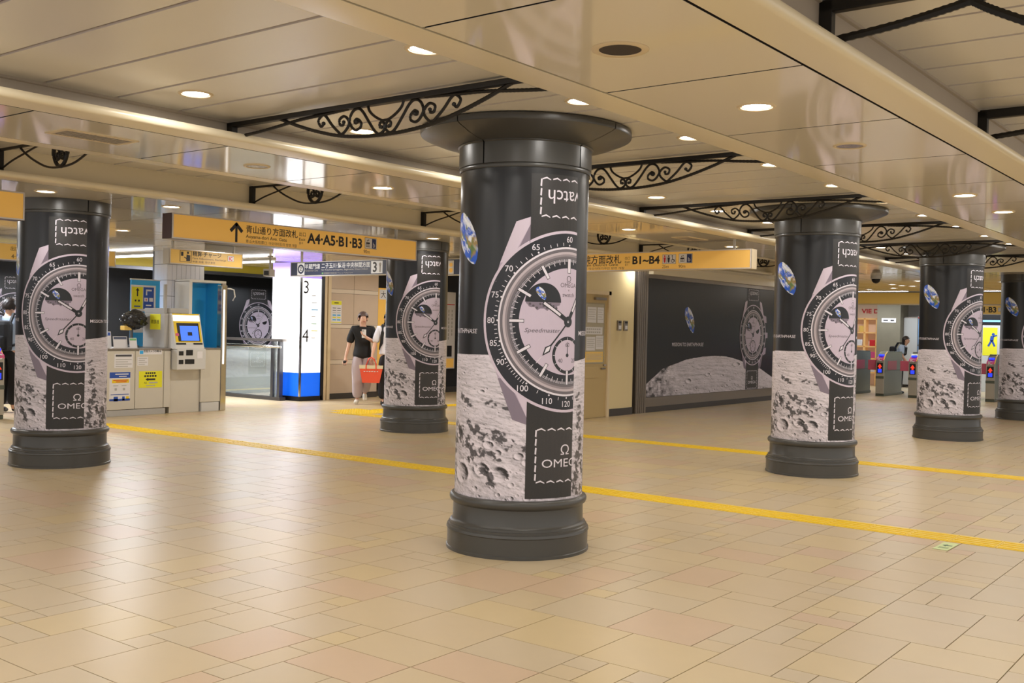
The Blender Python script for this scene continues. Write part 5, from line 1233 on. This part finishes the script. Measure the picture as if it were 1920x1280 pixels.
    for s in (-1, 1):
        m = B('black'); m.lathe([(.0005, -.006), (.008, 0), (.0005, .006)], 8, (hx+fx*.086+sx*s*.030, hy+fy*.086+sy*s*.030, hz_+.082)); m.build('eye', t)
        m = B('skin'); m.lathe([(.0005, -.03), (.012, -.015), (.014, .012), (.0005, .03)], 8, (hx+sx*s*.080, hy+sy*s*.080, hz_+.065)); m.build('ear', t)
    B('flap').bbox(hx+fx*.086-.02, hx+fx*.086+.02, hy+fy*.086-.004, hy+fy*.086+.004, hz_+.012, hz_+.020, .002).build('mouth', t)
    return t
BASE = dict(pelvis=(0, 0, .92), chest=(0, 0, 1.27), neck=(0, -.005, 1.42), head=(0, -.02, 1.475), shl=(.165, 0, 1.355), ell=(.21, .02, 1.08), wrl=(.22, -.02, .84), hdl=(.22, -.03, .76), shr=(-.165, 0, 1.355), elr=(-.21, .02, 1.08), wrr=(-.22, -.02, .84), hdr=(-.22, -.03, .76), hpl=(.085, 0, .89), knl=(.09, -.01, .49), anl=(.09, .02, .085), tol=(.09, -.11, .035), hpr=(-.085, 0, .89), knr=(-.09, -.01, .49), anr=(-.09, .02, .085), tor=(-.09, -.11, .035))
# the walker with the phone: faces the camera, right arm out with a dark object, left hand holding a phone before the chest
fa = math.atan2(-13.3, 13.7)          # heading towards the camera
def face(x, y): return math.atan2(-y, -x)+PI/2
J = dict(BASE); J.update(look=(.25, -.97), shr=(-.17, 0, 1.35), elr=(-.235, .04, 1.09), wrr=(-.295, -.02, .86), hdr=(-.305, -.05, .79), shl=(.17, 0, 1.35), ell=(.245, -.06, 1.11), wrl=(.09, -.20, 1.19), hdl=(.035, -.215, 1.225), cul=(0, .2, .5),
         hpr=(-.09, 0, .89), knr=(-.085, -.04, .49), anr=(-.075, -.02, .085), tor=(-.10, -.14, .04), hpl=(.085, 0, .89), knl=(.09, .0, .50), anl=(.055, .25, .20), tol=(.06, .20, .075))
px_, py_ = -13.66, 13.33
rzp = face(px_, py_)
p1 = person('person in loose black t-shirt and wide lilac trousers walking with a phone raised', (px_, py_, 0), rzp, J, 'shirt_black', 'trousers_lilac', 'hair_brown', sleeve=1.0, loose=1.12)
def held(name, label, cat, par_loc, rz, scale=1.):
    t = thing(name, label, cat, par_loc, rz); return t
def wpos(loc, rz, p): c, s = math.cos(rz), math.sin(rz); return (loc[0]+p[0]*c-p[1]*s, loc[1]+p[0]*s+p[1]*c, loc[2]+p[2])
t = thing('mobile_phone', 'white phone raised in front of the chest of the walker in black', 'phone', wpos((px_, py_, 0), rzp, (.02, -.245, 1.20)), rzp)
B('paper').bbox(-.038, .038, -.006, .006, 0, .15, .005).build('case', t); B('machine').box(-.030, .0, -.008, -.006, .11, .14).build('camera_bump', t)
t = thing('pocket_case', 'small dark object in the lowered hand of the walker in black', 'case', wpos((px_, py_, 0), rzp, (-.31, -.065, .70)), rzp)
B('backpack').bbox(-.03, .03, -.02, .02, 0, .085, .01).build('case', t); B('steel_dk').bbox(-.01, .01, -.022, .022, .06, .075, .004).build('clasp', t)
# the companion mostly hidden by the column
q2 = (-13.16, 13.49, 0); rz2 = face(-13.0, 13.6)
J = dict(BASE); J.update(shr=(-.18, 0, 1.36), elr=(-.245, -.04, 1.10), wrr=(-.285, -.12, .90), hdr=(-.29, -.14, .83), cur=(0, .3, -.4), knl=(.09, -.06, .50), anl=(.09, .05, .09))
person('person in white shirt with black backpack carrying a red bag, half behind a column', q2, rz2, J, 'shirt_white', 'trousers_black', 'hair', sleeve=1.0, loose=1.0)
t = thing('tote_bag', 'orange-red tote bag with cream rim carried beside the walker', 'bag', wpos(q2, rz2, (-.30, -.15, .41)), rz2)
m = B('bag_red'); n4 = [(-.15, -.07), (.15, -.07), (.15, .07), (-.15, .07)]; n5 = [(-.20, -.08), (.20, -.08), (.20, .08), (-.20, .08)]
m.add([(a, b, 0) for a, b in n4]+[(a, b, .25) for a, b in n5], [(3, 2, 1, 0), (0, 1, 5, 4), (1, 2, 6, 5), (2, 3, 7, 6), (3, 0, 4, 7)]); m.build('body', t)
m = B('bag_cream'); n6 = [(-.205, -.084), (.205, -.084), (.205, .084), (-.205, .084)]; m.add([(a, b, .25) for a, b in n6]+[(a*1.02, b*1.02, .31) for a, b in n6], [(0, 1, 5, 4), (1, 2, 6, 5), (2, 3, 7, 6), (3, 0, 4, 7)]); m.build('rim', t)
for y in (-.085, .085):
    m = B('bag_red'); m.tube([(-.09, y, .20), (-.085, y, .32), (-.05, y*.5, .42), (0, y*.2, .45), (.05, y*.5, .42), (.085, y, .32), (.09, y, .20)], .011, 6); m.build('handle', t, True)
P = Print(); [P.bar('lettering', 'paper', 0, (-.13+k*.045, .20), (-.10+k*.045, .20+.004*(k % 2)), .012) for k in range(6)]; P.build(lambda c: np.stack([c[:, 0], c[:, 2]*0-.0815, c[:, 1]], -1), t)
def backpack(label, loc, rz, s=1.):
    t = thing('backpack', label, 'backpack', loc, rz); t.scale = (s,)*3
    B('backpack').bbox(-.15, .15, .13, .30, .90, 1.34, .06).build('bag', t); B('backpack').bbox(-.11, .11, .28, .35, .93, 1.12, .03).build('pocket', t)
    for x in (-1, 1):
        m = B('backpack'); m.tube([(x*.10, .15, 1.30), (x*.11, .08, 1.44), (x*.11, -.06, 1.43), (x*.115, -.14, 1.30), (x*.13, -.12, 1.12), (x*.15, .04, 1.0), (x*.13, .15, .98)], .018, 6, flat=1.6); m.build('strap', t, True)
backpack('black backpack worn by the person carrying the red bag', q2, rz2)
# schoolgirl behind the far gates, leaning into her walk towards the right
q3 = (-8.30, 26.75, 0); rz3 = PI/2+.15
J = dict(BASE); J.update(pelvis=(0, .05, .92), chest=(0, -.06, 1.25), neck=(0, -.13, 1.38), head=(0, -.165, 1.44), shl=(.15, -.07, 1.33), shr=(-.15, -.07, 1.33), ell=(.2, -.02, 1.07), elr=(-.2, -.1, 1.07), wrl=(.2, -.12, .86), wrr=(-.2, -.24, .9), hdl=(.2, -.15, .79), hdr=(-.2, -.29, .85))
person('schoolgirl in pale blue shirt with dark hair walking beyond the far gates', q3, rz3, J, 'shirt_blue', 'trousers_black', 'hair', longhair=True, scale=.885)
backpack('dark backpack of the schoolgirl beyond the far gates', wpos(q3, rz3, (0, -.03, 0)), rz3, .885)
# man at the left edge, seen from behind
q4 = (-15.55, 7.83, 0); rz4 = face(-15.55, 7.83)+PI-.5
person('man in pale blue shirt at the left edge beyond the ticket gate', q4, rz4, dict(BASE), 'shirt_blue', 'trousers_black', 'hair', sleeve=1.0, scale=1.03)
backpack('dark backpack of the man at the left edge', q4, rz4, 1.03)
